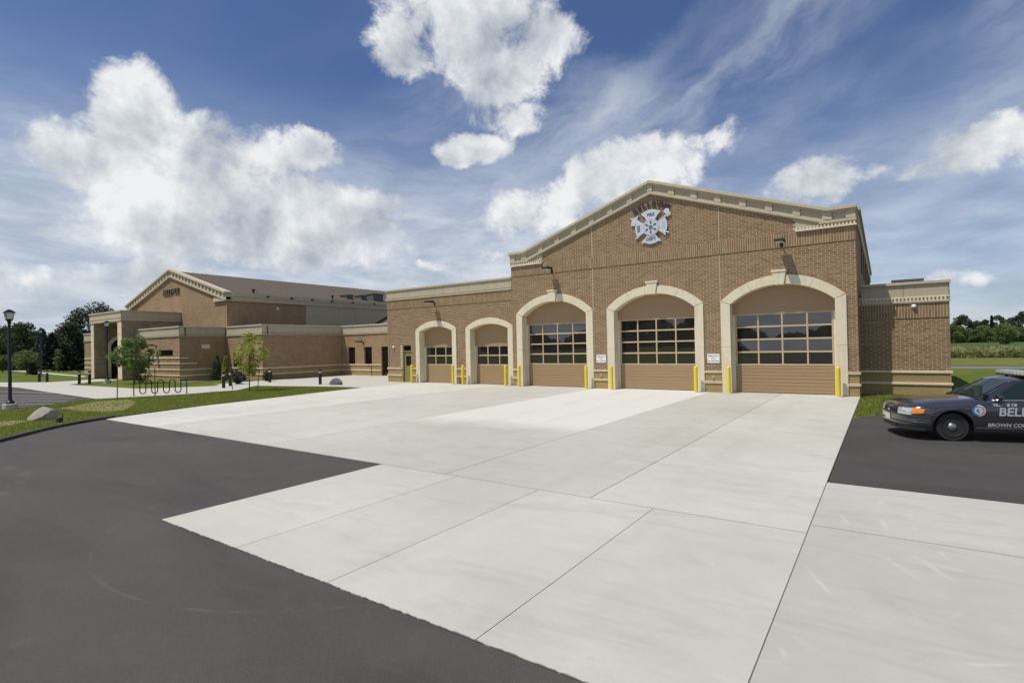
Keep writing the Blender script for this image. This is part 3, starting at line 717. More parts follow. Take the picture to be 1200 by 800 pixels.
def parapet(x0, x1, y, z0, z1, parent, step=1.12, cap0=0., cap1=.0, dent=False):
    """straight parapet along x: cap, row of panels with seams, lower moulding"""
    b = MB(); b.box(x0 - cap0, x1 + cap1, y - .12, y + .5, z1 - .12, z1); b.box(x0 - cap0 * .7, x1 + cap1 * .7, y - .085, y + .4, z0, z0 + .085)
    if not dent: b.box(x0 - cap0 * .8, x1 + cap1 * .8, y - .07, y + .3, z0 + .13, z0 + .18)
    b.box(x0, x1, y + .02, y + .4, z0 + .05, z1 - .05)
    o = b.build('parapet', 'trim', parent, bevel=.008)
    zl = z0 + (.27 if dent else .185)
    if dent:
        b = MB(); b.box(x0 - .02, x1 + cap1, y - .06, y + .1, z0 + .21, z0 + .27); n = int((x1 - x0 + cap1) / .13)
        for k in range(n): b.box(x0 + k * .13 + .03, x0 + k * .13 + .095, y - .07, y + .03, z0 + .088, z0 + .205)
        b.build('dentil_course', 'precast', parent)
    n = max(1, round((x1 - x0) / step)); s = (x1 - x0) / n
    for k in range(n):
        b = MB(); b.box(x0 + k * s + .005, x0 + (k + 1) * s - .005, y - .045, y + .03, zl, z1 - .125); b.build('panel', 'trim_panel', o)
    return o
def parapet_side(x, y0, y1, z0, z1, parent, step=1.2):
    """the same along y, facing +x"""
    b = MB(); b.box(x - .5, x + .12, y0, y1, z1 - .12, z1); b.box(x - .4, x + .085, y0, y1, z0, z0 + .085); b.box(x - .3, x + .07, y0, y1, z0 + .13, z0 + .18)
    b.box(x - .4, x - .02, y0, y1, z0 + .05, z1 - .05)
    o = b.build('parapet', 'trim', parent, bevel=.008)
    n = max(1, round((y1 - y0) / step)); s = (y1 - y0) / n
    for k in range(n):
        b = MB(); b.box(x - .03, x + .045, y0 + k * s + .005, y0 + (k + 1) * s - .005, z0 + .185, z1 - .125); b.build('panel', 'trim_panel', o)
    return o
# low west wing with the two small doors
YW = YF + .06; WX0, WX1 = -29.83, W0
PD = (-28.32, -27.44)
b = wall_with_arches(WX0 + .012, WX1 - .002, lambda x: 6.3, A_SM, YW + .004, YW + .30, [(PD[0], PD[1], 2.64)]); b.build('wall', 'mortar', FS)
def keep_w(x, z):
    if any(a.inside(x, z, .17) for a in A_SM): return False
    return not (PD[0] - .14 < x < PD[1] + .14 and z < 2.64)
wr = brick_rects(WX0, PD[0], S1[1], 2.64, keep_w) ; 
def keep_w2(x, z): return not any(a.inside(x, z, .17) for a in A_SM)
wr += brick_rects(PD[1], WX1, S1[1], 2.64, keep_w2) + brick_rects(WX0, WX1, 2.64, 5.25, keep_w2)
wo = []
for xa, xb in ((WX0, PD[0]), (PD[1], WX1)):
    wo += brick_rects(xa, xb, 0, S2[0], keep_w2, .41, (), .21) + brick_rects(xa, xb, S2[1], S1[0], keep_w2, .41, (), .2)
lay(wr, YW, 'brickwork', 'brick', FS); lay(grow(wo), YW, 'base_brickwork', 'brick_base', FS, jit=.0006); lay(soldiers(WX0, WX1, 5.25, 5.86), YW - .028, 'soldier_course', 'brick', FS); soldier_bed(WX0, WX1, YW, 5.25, 5.86)
bands(WX0, WX1, YW, A_SM, [PD], end0=.05)
for i, a in enumerate(A_SM):
    arch_stones(a, YW, FS, key=False); garage_door(a, YW, 3, 2, 1.25, 2.47, FS, {0: .2, 1: .1})
parapet(WX0, WX1 - .03, YW, 5.90, 6.68, FS, cap0=.1)
b = MB(); b.box(WX0 + .0, WX0 + .3, YW + .31, 50, -.1, 6.3); b.build('side_wall', 'far_brick_side', FS)
b = MB(); b.box(WX0 + .3, WX1, YW + .5, 50, 6.0, 6.2); b.build('roof', 'shingle', FS)
b = MB(); b.box(WX0 - .02, WX0 + .4, YW + .51, 50, 5.95, 6.66); b.build('side_parapet', 'trim', FS)
# personnel door
b = MB(); b.box(PD[0], PD[0] + .06, YW + .06, YW + .2, 0, 2.64); b.box(PD[1] - .06, PD[1], YW + .06, YW + .2, 0, 2.64); b.box(PD[0] + .061, PD[1] - .061, YW + .06, YW + .2, 2.18, 2.25); b.box(PD[0] + .061, PD[1] - .061, YW + .06, YW + .2, 2.59, 2.64)
fr = b.build('door_frame', 'door_olive', FS)
b = MB(); b.box(PD[0] + .06, PD[1] - .06, YW + .13, YW + .18, .01, 2.18); dr = b.build('door', 'door_olive', FS)
b = MB(); b.box(PD[0] + .24, PD[1] - .14, YW + .121, YW + .14, 1.18, 1.86); b.build('door_window', 'window_glass', dr)
b = MB(); b.tube([(PD[1] - .12, YW + .12, .98), (PD[1] - .12, YW + .06, .98), (PD[1] - .26, YW + .06, .98)], .014, 6); b.build('handle', 'chrome', dr)
b = MB(); b.box(PD[0] + .06, PD[1] - .06, YW + .15, YW + .17, 2.25, 2.59); b.build('transom_pane', 'window_glass', fr)
# east wing
b = MB(); b.box(EX0 - .1, EX1 - .012, ES_Y + .004, ES_Y + .3, -.1, 4.3); ew = b.build('wall', 'mortar', FS)
lay([r for r in east_r if r not in es], ES_Y, 'brickwork', 'brick', FS); lay_single(east_near, ES_Y, 'brick', ew)
lay(grow(east_o), ES_Y, 'base_brickwork', 'brick_base', FS, jit=.0006); lay(soldiers(EX0, EX1, 3.28, 3.89), ES_Y - .028, 'soldier_course', 'brick', FS); soldier_bed(EX0, EX1, ES_Y, 3.28, 3.89)
b = MB()
for za, zb in (S2, S1):
    b.box(EX0 + .05, EX1 + .05, ES_Y - .05, ES_Y + .02, za, zb); b.box(EX0, EX0 + .05, YF + .021, ES_Y + .02, za, zb)
b.build('stone_band', 'band', FS, bevel=.006)
parapet(EX0 + .08, EX1 - .02, ES_Y, 3.93, 4.83, FS, step=1.6, cap1=.06, dent=True)
b = MB(); b.box(EX1 - .3, EX1, ES_Y + .31, 42, -.1, 4.3); b.build('side_wall', 'far_brick_side', FS)
b = MB(); b.box(EX0, EX1, ES_Y + .5, 42, 4.2, 4.4); b.build('roof', 'shingle', FS)
b = MB(); b.box(EX1 - .38, EX1 + .05, ES_Y + .51, 42, 3.95, 4.80); b.build('side_parapet', 'trim', FS)
b = MB(); b.box(.45, 1.55, 31.5, 33.0, 4.4, 5.12); b.box(.38, 1.62, 31.4, 33.1, 5.12, 5.22); b.build('roof_vent', 'grey_equipment', FS)

# ------------------------------------------------------------------ village hall to the west
VH = thing('village_hall', 'tan brick village hall with a gabled hall, low flat wings and stone entrance porch', 'building', (-55, 22, 0))
LT, LB = 4.67, 3.81
def block(x0, x1, y0, y1, wins=(), lines=(S2, S1), front=True, side=True, side_lines=None):
    """low flat-roofed brick block; front faces -y, side faces +x"""
    def wallcols(za, zb, mat, name):
        b = MB(); cur = x0
        for (xa, xb, w0, w1) in list(wins) + [(x1 - .002, None, 0, 0)]:
            if xa - cur > .01: b.box(cur, xa, y0, y0 + .3, za, zb)
            if xb is not None:
                if w0 > za: b.box(xa, xb, y0, y0 + .3, za, min(w0, zb))
                if w1 < zb: b.box(xa, xb, y0, y0 + .3, max(w1, za), zb)
                cur = xb
        b.build(name, mat, VH)
    wallcols(-.1, S1[0], 'far_base_front', 'base_course'); wallcols(S1[0] + .001, LB + .1, 'far_brick_front', 'wall')
    b = MB(); b.box(x1 - .3, x1, y0 + .301, y1, -.1, S1[0]); b.build('base_course', 'far_base_side', VH)
    b = MB(); b.box(x1 - .3, x1, y0 + .301, y1, S1[0] + .001, LB + .1); b.build('wall', 'far_brick_side', VH)
    b = MB(); b.box(x0, x1 - .2, y0 + .4, y1, LB + .1, LB + .3); b.build('roof', 'shingle', VH)
    b = MB()
    for za, zb in lines: b.box(x0, x1 + .05, y0 - .05, y0 + .02, za, zb)
    for (za, zb), ye in (side_lines or [(l, y1) for l in lines]): b.box(x1 - .01, x1 + .05, y0 + .021, ye, za, zb)
    b.build('stone_band', 'band', VH)
    parapet(x0, x1, y0, LB, LT, VH, 1.4, cap1=.1); parapet_side(x1, y0 + .51, y1, LB, LT, VH, 1.4)
    for (xa, xb, w0, w1) in wins: window(xa, xb, y0, w0, w1)
def window(xa, xb, y, w0, w1):
    yy = y + .16
    b = MB(); t = .05
    b.box(xa, xb, yy, yy + .06, w1 - t, w1); b.box(xa, xb, yy, yy + .06, w0, w0 + t)
    b.box(xa, xa + t, yy, yy + .06, w0 + t, w1 - t); b.box(xb - t, xb, yy, yy + .06, w0 + t, w1 - t)
    if w1 - w0 > 1: b.box(xa + t, xb - t, yy + .002, yy + .058, w1 - .46, w1 - .38)
    f = b.build('window', 'bronze', VH)
    parts = ((w0 + t, w1 - .46), (w1 - .38, w1 - t)) if w1 - w0 > 1 else ((w0 + t, w1 - t),)
    for a, c in parts:
        b = MB(); b.box(xa + t, xb - t, yy + .02, yy + .035, a, c); b.build('pane', 'window_glass', f)
    return f
S3, S4 = (1.46, 1.56), (1.93, 2.03)
block(-57.1, -48.56, 20.73, 24.52, [(-52.5, -49.8, 2.16, 2.68)], (S2, S1, S3, S4), side_lines=[(S2, 24.5), (S1, 24.5), (S3, 22.1), (S4, 21.4)])
block(-48.2, -42.5, 24.53, 32.46, [(-47.19, -46.3, 1.05, 2.6), (-44.72, -43.83, 1.05, 2.6)])
# link between hall and fire station
LK = 32.47
WL = [(-41.63, -40.58, 1.05, 2.62), (-39.27, -38.23, 1.05, 2.62), (-36.95, -35.9, 0.02, 2.62)]
def link():
    x0, x1 = -42.49, WX0 - .002
    for za, zb, mat, nm in ((-.1, S1[0], 'far_base_front', 'base_course'), (S1[0] + .001, LB + .1, 'far_brick_front', 'wall')):
        b = MB(); cur = x0
        for (xa, xb, w0, w1) in WL + [(x1, None, 0, 0)]:
            if xa - cur > .01: b.box(cur, xa, LK, LK + .3, za, zb)
            if xb is not None:
                if w0 > za: b.box(xa, xb, LK, LK + .3, za, min(w0, zb))
                if w1 < zb: b.box(xa, xb, LK, LK + .3, max(w1, za), zb)
                cur = xb
        b.build(nm, mat, VH)
    b = MB()
    for za, zb in (S2, S1):
        b.box(x0 + .06, -36.96, LK - .05, LK + .02, za, zb); b.box(-35.89, x1, LK - .05, LK + .02, za, zb)
    b.build('stone_band', 'band', VH)
    for q in WL: window(q[0], q[1], LK, q[2], q[3])
    parapet(x0 + .12, x1, LK, LB, LT, VH, 1.4)
    b = MB(); b.box(x0, x1, LK + .5, 46, LB, LB + .25); b.build('roof', 'shingle', VH)
    b = MB(); b.prism([(-41.6, LT - .1), (-33.0, 7.6), (-31.0, 7.6), (-31.0, LT - .1)], LK + 3.0, LK + 9.0, 'y'); b.build('sloped_roof', 'trim_panel', VH)
    b = MB(); b.strip([(-41.75, LT - .1, LT + .08), (-33.0, 7.58, 7.76)], LK + 2.9, LK + 9.1); b.build('roof_edge', 'bronze', VH)
link()
# gabled hall
HX, HR, HY = -59.1, -48.2, 24.54
HWD = HR - HX; PZ, EZ = 10.86, 7.79
HL = HX - HWD
sl_ = (PZ - EZ) / HWD
b = MB(); b.prism([(HL, -.1), (HR - .31, -.1), (HR - .31, 7.0), (HR - .31, EZ - .3), (HX, PZ - .3), (HL, EZ - .3)], HY, HY + .35, 'y'); b.build('gable_wall', 'far_brick_front', VH)
b = MB(); b.box(HR - .30, HR, HY, 32.5, -.1, 7.05); b.build('wall', 'far_brick_side', VH)
b = MB(); b.box(HR - .30, HR + .04, 32.501, 60, -.1, 7.05); b.build('side_panel_wall', 'trim_panel', VH)
b = MB(); b.box(HL, HL + .3, HY + .36, 60, -.1, 7.0); b.build('wall', 'far_brick_side', VH)
b = MB(); b.box(HR - .28, HR + .14, HY + .36, 60, 7.0, 7.42); b.box(HR - .25, HR + .22, HY + .36, 60, 7.42, 7.76); b.build('eaves_fascia', 'trim', VH)
b = MB(); b.box(HR - .2, HR + .05, 32.6, 60, 6.2, 6.26); b.build('panel_seam', 'trim', VH)
rz = PZ - .12
b = MB(); b.prism([(HL, EZ - .1), (HX, rz), (HR + .15, EZ - .04), (HR + .15, EZ - .2), (HX, rz - .25), (HL, EZ - .25)], HY + .36, 60, 'y'); b.build('roof', 'shingle', VH)
HF = [(HL - .1, EZ), (HX, PZ), (HR + .1, EZ)]
def hrail(lo, hi, y0, y1, nm, mat='trim'):
    b = MB(); b.strip([(x, z + lo, z + hi) for x, z in HF], y0, y1); return b.build(nm, mat, VH)
hrail(-.60, -.10, HY - .10, HY + .34, 'gable_parapet', 'trim_panel'); hrail(-.14, .03, HY - .28, HY + .40, 'parapet_cap', 'trim'); hrail(-.78, -.60, HY - .20, HY + .33, 'parapet_rail', 'trim')
for s in (-1, 1):
    for k in range(1, 17):
        x = HX + s * k * .66; z = PZ - abs(x - HX) * sl_
        b = MB(); b.strip([(x - .12, z - .615 + s * sl_ * .12, z - .13 + s * sl_ * .12), (x + .12, z - .615 - s * sl_ * .12, z - .13 - s * sl_ * .12)], HY - .19, HY - .05); b.build('parapet_post', 'trim', VH)
b = MB(); b.box(HR - 2.2, HR + .1, HY - .12, HY + .3, 7.0, 7.35); b.box(HR - 2.2, HR + .16, HY - .18, HY + .3, 7.0, 7.12); b.build('return_panel', 'trim', VH)
for y in (28.3, 30.8, 33.1, 35.5, 38.2, 41.2, 44.5): 
    b = MB(); b.box(HR + .221, HR + .30, y - .13, y + .13, 7.50, 7.64); b.build('scupper', 'bronze', VH)
for y in (27.3, 36.1, 46.5):
    b = MB(); b.lathe((HR - .5, y, 7.85), [(.1, 0), (.1, .32), (.16, .33), (.16, .42), (.02, .46)], 10); b.build('roof_vent', 'bronze', VH)
for y, h, wdt in ((38.9, .45, .45), (40.9, .55, .42), (43.0, .85, .75)):
    b = MB(); b.box(HR - 2.3, HR - 1.1, y - wdt, y + wdt, 8.0, 8.05 + h); b.box(HR - 2.4, HR - 1.0, y - wdt - .08, y + wdt + .08, 8.05 + h, 8.13 + h)
    for q in range(3): b.box(HR - 1.09, HR - 1.05, y - wdt + .1, y + wdt - .1, 8.2 + q * h * .25, 8.2 + q * h * .25 + .08)
    b.build('roof_unit', 'grey_equipment', VH)
# stone entrance porch
PX0, PX1, PY = -64.78, -57.15, 19.55
def stone(x0, x1, y0, y1, z0, z1):
    b = MB(); b.box(x0, x1, y0, y1, z0, z1); return b
pr_ = []
for xa, xb in ((PX0, PX0 + .75), (PX1 - .95, PX1)):
    b = stone(xa, xb, PY, PY + .02, 0, 5.45); b.build('pier_face', 'precast', VH, bevel=.02)
    b = MB(); b.box(xa, xb, PY + .021, PY + .95, -.1, 5.45); b.build('pier', 'stone_side', VH)
    for k in range(9):                                        # quoin blocks on the pier face
        b = MB(); b.box(xa + .02, xb - .02, PY - .035, PY - .002, .05 + k * .6, .05 + k * .6 + .57); b.build('quoin', 'band', VH, bevel=.015)
b = MB(); b.box(PX1 - .5, PX1 - .002, PY + .951, 24.5, -.1, 5.5); b.build('porch_wall', 'stone_side', VH)
b = MB(); b.box(PX0, PX0 + .5, PY + .951, 24.5, -.1, 5.5); b.build('porch_wall', 'stone_side', VH)
b = MB(); b.box(PX0 + .5, PX1 - .5, 23.2, 23.7, -.1, 5.5); b.build('porch_rear_wall', 'stone_front', VH)
b = MB(); b.box(PX0 - .1, PX1 + .1, PY - .1, PY + .5, 5.46, 6.30); b.box(PX1 - .4, PX1 + .1, PY + .501, 24.6, 5.46, 6.30); b.box(PX0 - .1, PX0 + .4, PY + .501, 24.6, 5.46, 6.3); b.build('porch_fascia', 'trim', VH)
b = MB(); b.box(PX0 - .18, PX1 + .18, PY - .18, PY + .5, 6.30, 6.42); b.box(PX1 - .4, PX1 + .18, PY + .501, 24.6, 6.30, 6.42); b.box(PX0 - .18, PX0 + .4, PY + .501, 24.6, 6.3, 6.42); b.box(PX0 - .13, PX1 + .13, PY - .13, PY + .3, 5.75, 5.80); b.box(PX1 - .3, PX1 + .13, PY + .301, 24.5, 5.75, 5.80); b.build('porch_cap', 'trim', VH)
b = MB(); b.box(PX0 + .4, PX1 - .4, PY + .5, 24.4, 5.5, 5.62); b.build('porch_ceiling', 'trim_panel', VH)
ad = Arch(21.95, 1.25, .95, 3.35, 3.25, 4.3, 3.95)
n = 14; xw = PX0 + .5
def arc_pts(h, sp, fz): return [(ad.c - h, 0), (ad.c - h, sp)] + [(ad.c - h + 2 * h * i / n, fz(ad.c - h + 2 * h * i / n)) for i in range(1, n)] + [(ad.c + h, sp), (ad.c + h, 0)]
P, Q = arc_pts(ad.hi, ad.si, ad.zi), arc_pts(ad.ho, ad.so, ad.zo)
b = MB(); vs = []
for p, q in zip(P, Q): vs += [(xw + .10, p[0], p[1]), (xw + .10, q[0], q[1]), (xw - .02, q[0], q[1]), (xw - .02, p[0], p[1])]
b.add(vs, [(4 * i + j, 4 * i + (j + 1) % 4, 4 * i + 4 + (j + 1) % 4, 4 * i + 4 + j) for i in range(len(P) - 1) for j in range(4)]); b.build('door_surround', 'precast', VH)
b = MB(); b.prism(P, xw - .01, xw + .03, 'x'); b.build('entrance_glazing', 'window_glass', VH)
# low wing left of the porch
block(-70.7, PX0 - .0, 20.73, 24.5, [(-68.4, -67.6, 1.9, 2.7)], (S2, S1, S3, S4))
text_obj('gable_lettering', 'BELLEVUE', .82, 'letter_brown', lambda x, y, z: (-59.05 + x * 1.0, HY - .06 - z, 8.55 + y), VH, ext=.04, bold=.02)
b = MB(); b.box(-48.558, -48.52, 22.50, 23.18, 2.74, 3.10); b.build('wall_plaque', 'band', VH)

# ------------------------------------------------------------------ signs, lamps, bollards
EM = thing('fire_emblem', 'pale blue-grey maltese cross fire department emblem below the gable peak', 'emblem', (-9.72, YF, 8.42))
ex, ez = -9.72, 8.42
def cross_arm(ang):
    top = .92 if ang == 0 else .86
    poly = [(-.17, .25), (-.24, .40), (-.36, .58), (-.50, .72), (-.53, .78)]
    poly += [(t * .48, top - .16 + .16 * (1 - t * t)) for t in np.linspace(-.8, .8, 9)]
    poly += [(.53, .78), (.50, .72), (.36, .58), (.24, .40), (.17, .25)]
    c, s = math.cos(ang), math.sin(ang)
    return [(ex + x * c - z * s, ez + x * s + z * c) for x, z in poly]
for k in range(4):
    b = MB(); b.prism(cross_arm(k * math.pi / 2), YF - .085, YF - .05, 'y'); b.build('cross_arm', 'emblem_metal', EM, bevel=.008)
def axe(s):
    d = Vector((.86, 0, .51) if s > 0 else (-.92, 0, .40)).normalized(); n = Vector((-d.z, 0, d.x))
    c = Vector((ex, YF - .05, ez))
    b = MB(); b.tube([c - d * 1.0, c + d * 1.12], .045, 6); b.build('tool_handle', 'emblem_shade', EM)
    h = c + d * (1.06 if s > 0 else 1.0)
    sc = 1.0 if s > 0 else .8
    b = MB(); q = [(.10, -.09), (.14, .10), (.17, .24), (.04, .33), (-.12, .30), (-.10, .10), (-.12, -.09)] if s > 0 else [(.10, -.22), (.14, .06), (.30, .12), (.04, .20), (-.10, .40), (-.14, .08), (-.12, -.20)]
    b.prism([((h + d * a + n * s * c_).x, (h + d * a + n * s * c_).z) for a, c_ in q], YF - .082, YF - .03, 'y'); b.build('tool_head', 'emblem_metal', EM)
axe(1); axe(-1)
b = MB(); b.lathe((ex, YF - .0855, ez), [(.44, 0), (.44, -.03), (.0, -.03)], 32, 'y'); b.build('medallion', 'emblem_metal', EM)
b = MB(); 
ringv = []; nn = 36
for rr in (.40, .37):
    for k in range(nn): ringv.append((ex + rr * math.cos(2 * math.pi * k / nn), YF - .119, ez + rr * math.sin(2 * math.pi * k / nn)))
b.add(ringv, [(k, (k + 1) % nn, nn + (k + 1) % nn, nn + k) for k in range(nn)]); b.build('medallion_ring', 'emblem_shade', EM)
b = MB()
for k in range(6):                                             # helmet, ladder, hook and hydrant badge simplified to spokes round a boss
    a0 = math.pi / 2 + k * math.pi / 3
    b.prism([(ex + rr * math.cos(a0 + da), ez + rr * math.sin(a0 + da)) for rr, da in ((.17, -.24), (.30, -.20), (.33, .02), (.30, .16), (.17, .20))], YF - .130, YF - .1165, 'y')
b.lathe((ex, YF - .1165, ez), [(.10, 0), (.10, -.02), (.0, -.02)], 16, 'y'); b.build('medallion_relief', 'emblem_dark', EM)
text_obj('lettering', 'FIRE', .22, 'emblem_dark', lambda x, y, z: (ex + x, YF - .087 - z, ez + .64 + y), EM, ext=.006, bold=.008)
text_obj('lettering', 'DEPT', .22, 'emblem_dark', lambda x, y, z: (ex + x, YF - .087 - z, ez - .62 + y), EM, ext=.006, bold=.008)
b = MB()
for k in range(3): b.box(ex - .74, ex - .58, YF - .09, YF - .084, ez - .17 + k * .12, ez - .08 + k * .12)
b.build('side_mark', 'emblem_dark', EM)
b = MB()
for k in range(3): b.box(ex + .60, ex + .74, YF - .088, YF - .084, ez - .16 + k * .12, ez - .09 + k * .12)
b.build('side_mark', 'emblem_shade', EM)
WLt = thing('wall_lettering', 'arched dark letters reading BELLEVUE above the fire emblem', 'lettering', (ex, YF, 9.6))
for k, ch in enumerate('BELLEVUE'):
    t = (k - 3.5) / 3.5 * R(35); rr = 1.50
    cx_, cz_ = ex + .02 + rr * math.sin(t), 8.12 + rr * math.cos(t)
    def fn(x, y, z, t=t, cx_=cx_, cz_=cz_): return (cx_ + x * math.cos(t) + y * math.sin(t), YF - .05 - z, cz_ - x * math.sin(t) + y * math.cos(t))
    text_obj('letter', ch, .37, 'letter_dark', fn, WLt, ext=.02, bold=.016)
for x0, lab in ((-12.71, 'white no parking sign between the left and the middle large engine doors'), (-6.77, 'white no parking sign between the middle and the right large engine doors')):
    s = thing('parking_sign', lab, 'sign', (x0, YF, 1.64), 'no parking signs on the brick piers')
    b = MB(); b.box(x0 - .29, x0 + .29, YF - .025, YF - .004, 1.42, 1.86); b.build('sign_plate', 'sign_white', s, bevel=.004)
    b = MB()
    for sx in (-.25, .25):
        for sz in (1.46, 1.82): b.lathe((x0 + sx, YF - .025, sz), [(.012, 0), (.012, -.006), (.0, -.008)], 8, 'y')
    b.build('screw', 'chrome', s)
    for tx, zz, sz in (('EMERGENCY', 1.755, .088), ('ONLY', 1.64, .075), ('NO PARKING', 1.515, .088)):
        text_obj('lettering', tx, sz, 'letter_dark', lambda x, y, z, zz=zz, x0=x0: (x0 + x, YF - .0265 - z, zz + y), s, ext=.0005, bold=.001)
def shoebox(x, y, z, lab):
    s = thing('wall_lamp', lab, 'wall lamp', (x, y, z), 'shoebox lamps on the brick walls')
    b = MB(); b.box(x - .07, x + .07, y - .05, y + .005, z - .12, z + .06); b.build('wall_bracket', 'bronze', s, bevel=.008)
    b = MB(); b.tube([(x, y - .04, z - .05), (x, y - .14, z + .06), (x, y - .30, z + .10)], .03, 8); b.build('arm', 'bronze', s)
    b = MB(); b.prism([(y - .27, z + .03), (y - .27, z + .17), (y - .86, z + .15), (y - .88, z + .05)], x - .20, x + .20, 'x'); h = b.build('lamp_housing', 'bronze', s, bevel=.015)
    b = MB(); b.box(x - .16, x + .16, y - .82, y - .36, z + .018, z + .032); b.build('lens', 'lamp_glass', s)
shoebox(-25.05, YW, 5.42, 'dark shoebox wall lamp above the leftmost small door')
shoebox(-15.72, YF, 6.75, 'dark shoebox wall lamp above the left large engine door')
shoebox(-3.68, YF, 6.78, 'dark shoebox wall lamp above the rightmost engine door')
shoebox(-39.35, LK, 3.02, 'small dark wall lamp above the two link windows')
shoebox(-53.0, 20.73, 3.05, 'small dark wall lamp above the wide slot window')
def dome(x, y, z, lab, axis=0):
    s = thing('bell_light', lab, 'wall light', (x, y, z), 'round white fixtures on the walls')
    b = MB()
    if axis == 0: b.lathe((x, y, z), [(.08, 0), (.088, -.035), (.075, -.085), (.045, -.12), (.01, -.13)], 16, 'y')
    else:
        prof = [(.13, 0), (.14, .05), (.12, .12), (.07, .17), (.01, .19)]
        vs = [(x + h, y + r * math.cos(2 * math.pi * k / 14), z + r * math.sin(2 * math.pi * k / 14)) for r, h in prof for k in range(14)]
        b.add(vs, [(i * 14 + k, i * 14 + (k + 1) % 14, (i + 1) * 14 + (k + 1) % 14, (i + 1) * 14 + k) for i in range(4) for k in range(14)] + [tuple(56 + k for k in range(14))])
    b.build('globe', 'light_dome', s, smooth='all')
    b = MB()
    if axis == 0: b.lathe((x, y + .003, z), [(.105, 0), (.105, -.02), (.095, -.022)], 16, 'y')
    else: b.box(x - .003, x + .02, y - .16, y + .16, z - .16, z + .16)
    b.build('back_plate', 'trim', s)
dome(-29.2, YW, 2.52, 'round white wall light left of the olive door')
dome(1.1, ES_Y - .030, 3.78, 'round white fixture high on the east wing wall')
dome(HR, 29.4, 6.48, 'round white fixture high on the shaded hall wall', 1)
for x0 in (-12.74, -6.79):
    s = thing('hose_bib', 'small metal outlet low on the pier under the %s parking sign' % ('left' if x0 < -10 else 'right'), 'outlet', (x0, YF, .72), 'outlets low on the brick piers')
    b = MB(); b.box(x0 - .07, x0 + .07, YF - .03, YF + .002, .64, .80); b.build('cover_plate', 'trim', s, bevel=.006)
    b = MB(); b.tube([(x0, YF - .02, .74), (x0, YF - .10, .74), (x0, YF - .12, .68)], .022, 8); b.build('spout', 'chrome', s)
# yellow bollards
BOL = [(-26.99, 26.42, 'in front of the left jamb of the leftmost small door'), (-23.2, 26.42, 'in front of the right jamb of the leftmost small door'), (-22.35, 26.42, 'in front of the left jamb of the second small door'),
       (-18.95, 26.42, 'in front of the right jamb of the second small door'), (-17.9, 26.35, 'in front of the left jamb of the left large door'), (-13.45, 26.35, 'in front of the right jamb of the left large door'),
       (-11.95, 26.35, 'in front of the left jamb of the middle large door'), (-7.52, 26.35, 'in front of the right jamb of the middle large door'), (-6.0, 26.35, 'in front of the left jamb of the rightmost door'), (-1.6, 26.35, 'in front of the right jamb of the rightmost door')]
p0 = None
for x, y, l in BOL:
    lab = 'yellow steel bollard ' + l
    if p0 is None:
        p0 = thing('bollard', lab, 'bollard', (x, y, 0), 'yellow bollards guarding the engine doors')
        b = MB(); b.lathe((x, y, 0), [(.088, -.02), (.088, 1.20), (.082, 1.235), (.06, 1.262), (.03, 1.275), (.0, 1.278)], 18); b.build('post', 'yellow_paint', p0, smooth=True)
        b = MB(); b.lathe((x, y, 0), [(.11, -.02), (.11, .012), (.092, .03)], 18); b.build('collar', 'sealant', p0, smooth=True)
    else: copy_tree(p0, (x, y, 0), lab)
# dark path bollards
PB = [(-55.3, 15.83, 'left of the pair on the grass by the porch'), (-54.2, 16.2, 'right of the pair on the grass by the porch'), (-63.4, 15.2, 'left of the far pair beside the walk'), (-62.4, 15.5, 'right of the far pair beside the walk'),
      (-36.43, 18.25, 'in front, of the close pair at the walk corner'), (-38.0, 19.5, 'behind, of the close pair at the walk corner'), (-38.9, 23.0, 'alone near the corner of the low brick wing'), (-32.56, 23.0, 'at the plaza edge near the small grey boulder')]
p1 = None
for x, y, l in PB:
    lab = 'dark path light bollard ' + l
    if p1 is None:
        p1 = thing('path_bollard', lab, 'path light', (x, y, 0), 'dark light bollards along the paths')
        b = MB(); b.lathe((x, y, 0), [(.105, -.02), (.105, .78), (.085, .80)], 14); b.build('post', 'bronze', p1, smooth=True)
        b = MB(); b.lathe((x, y, 0), [(.07, .80), (.09, .82), (.085, .93), (.07, .94)], 14); b.build('louvre', 'lamp_glass', p1, smooth=True)
        b = MB(); b.lathe((x, y, 0), [(.11, .94), (.115, 1.0), (.08, 1.06), (.0, 1.08)], 14); b.build('cap', 'bronze', p1, smooth=True)
    else: copy_tree(p1, (x, y, 0), lab)
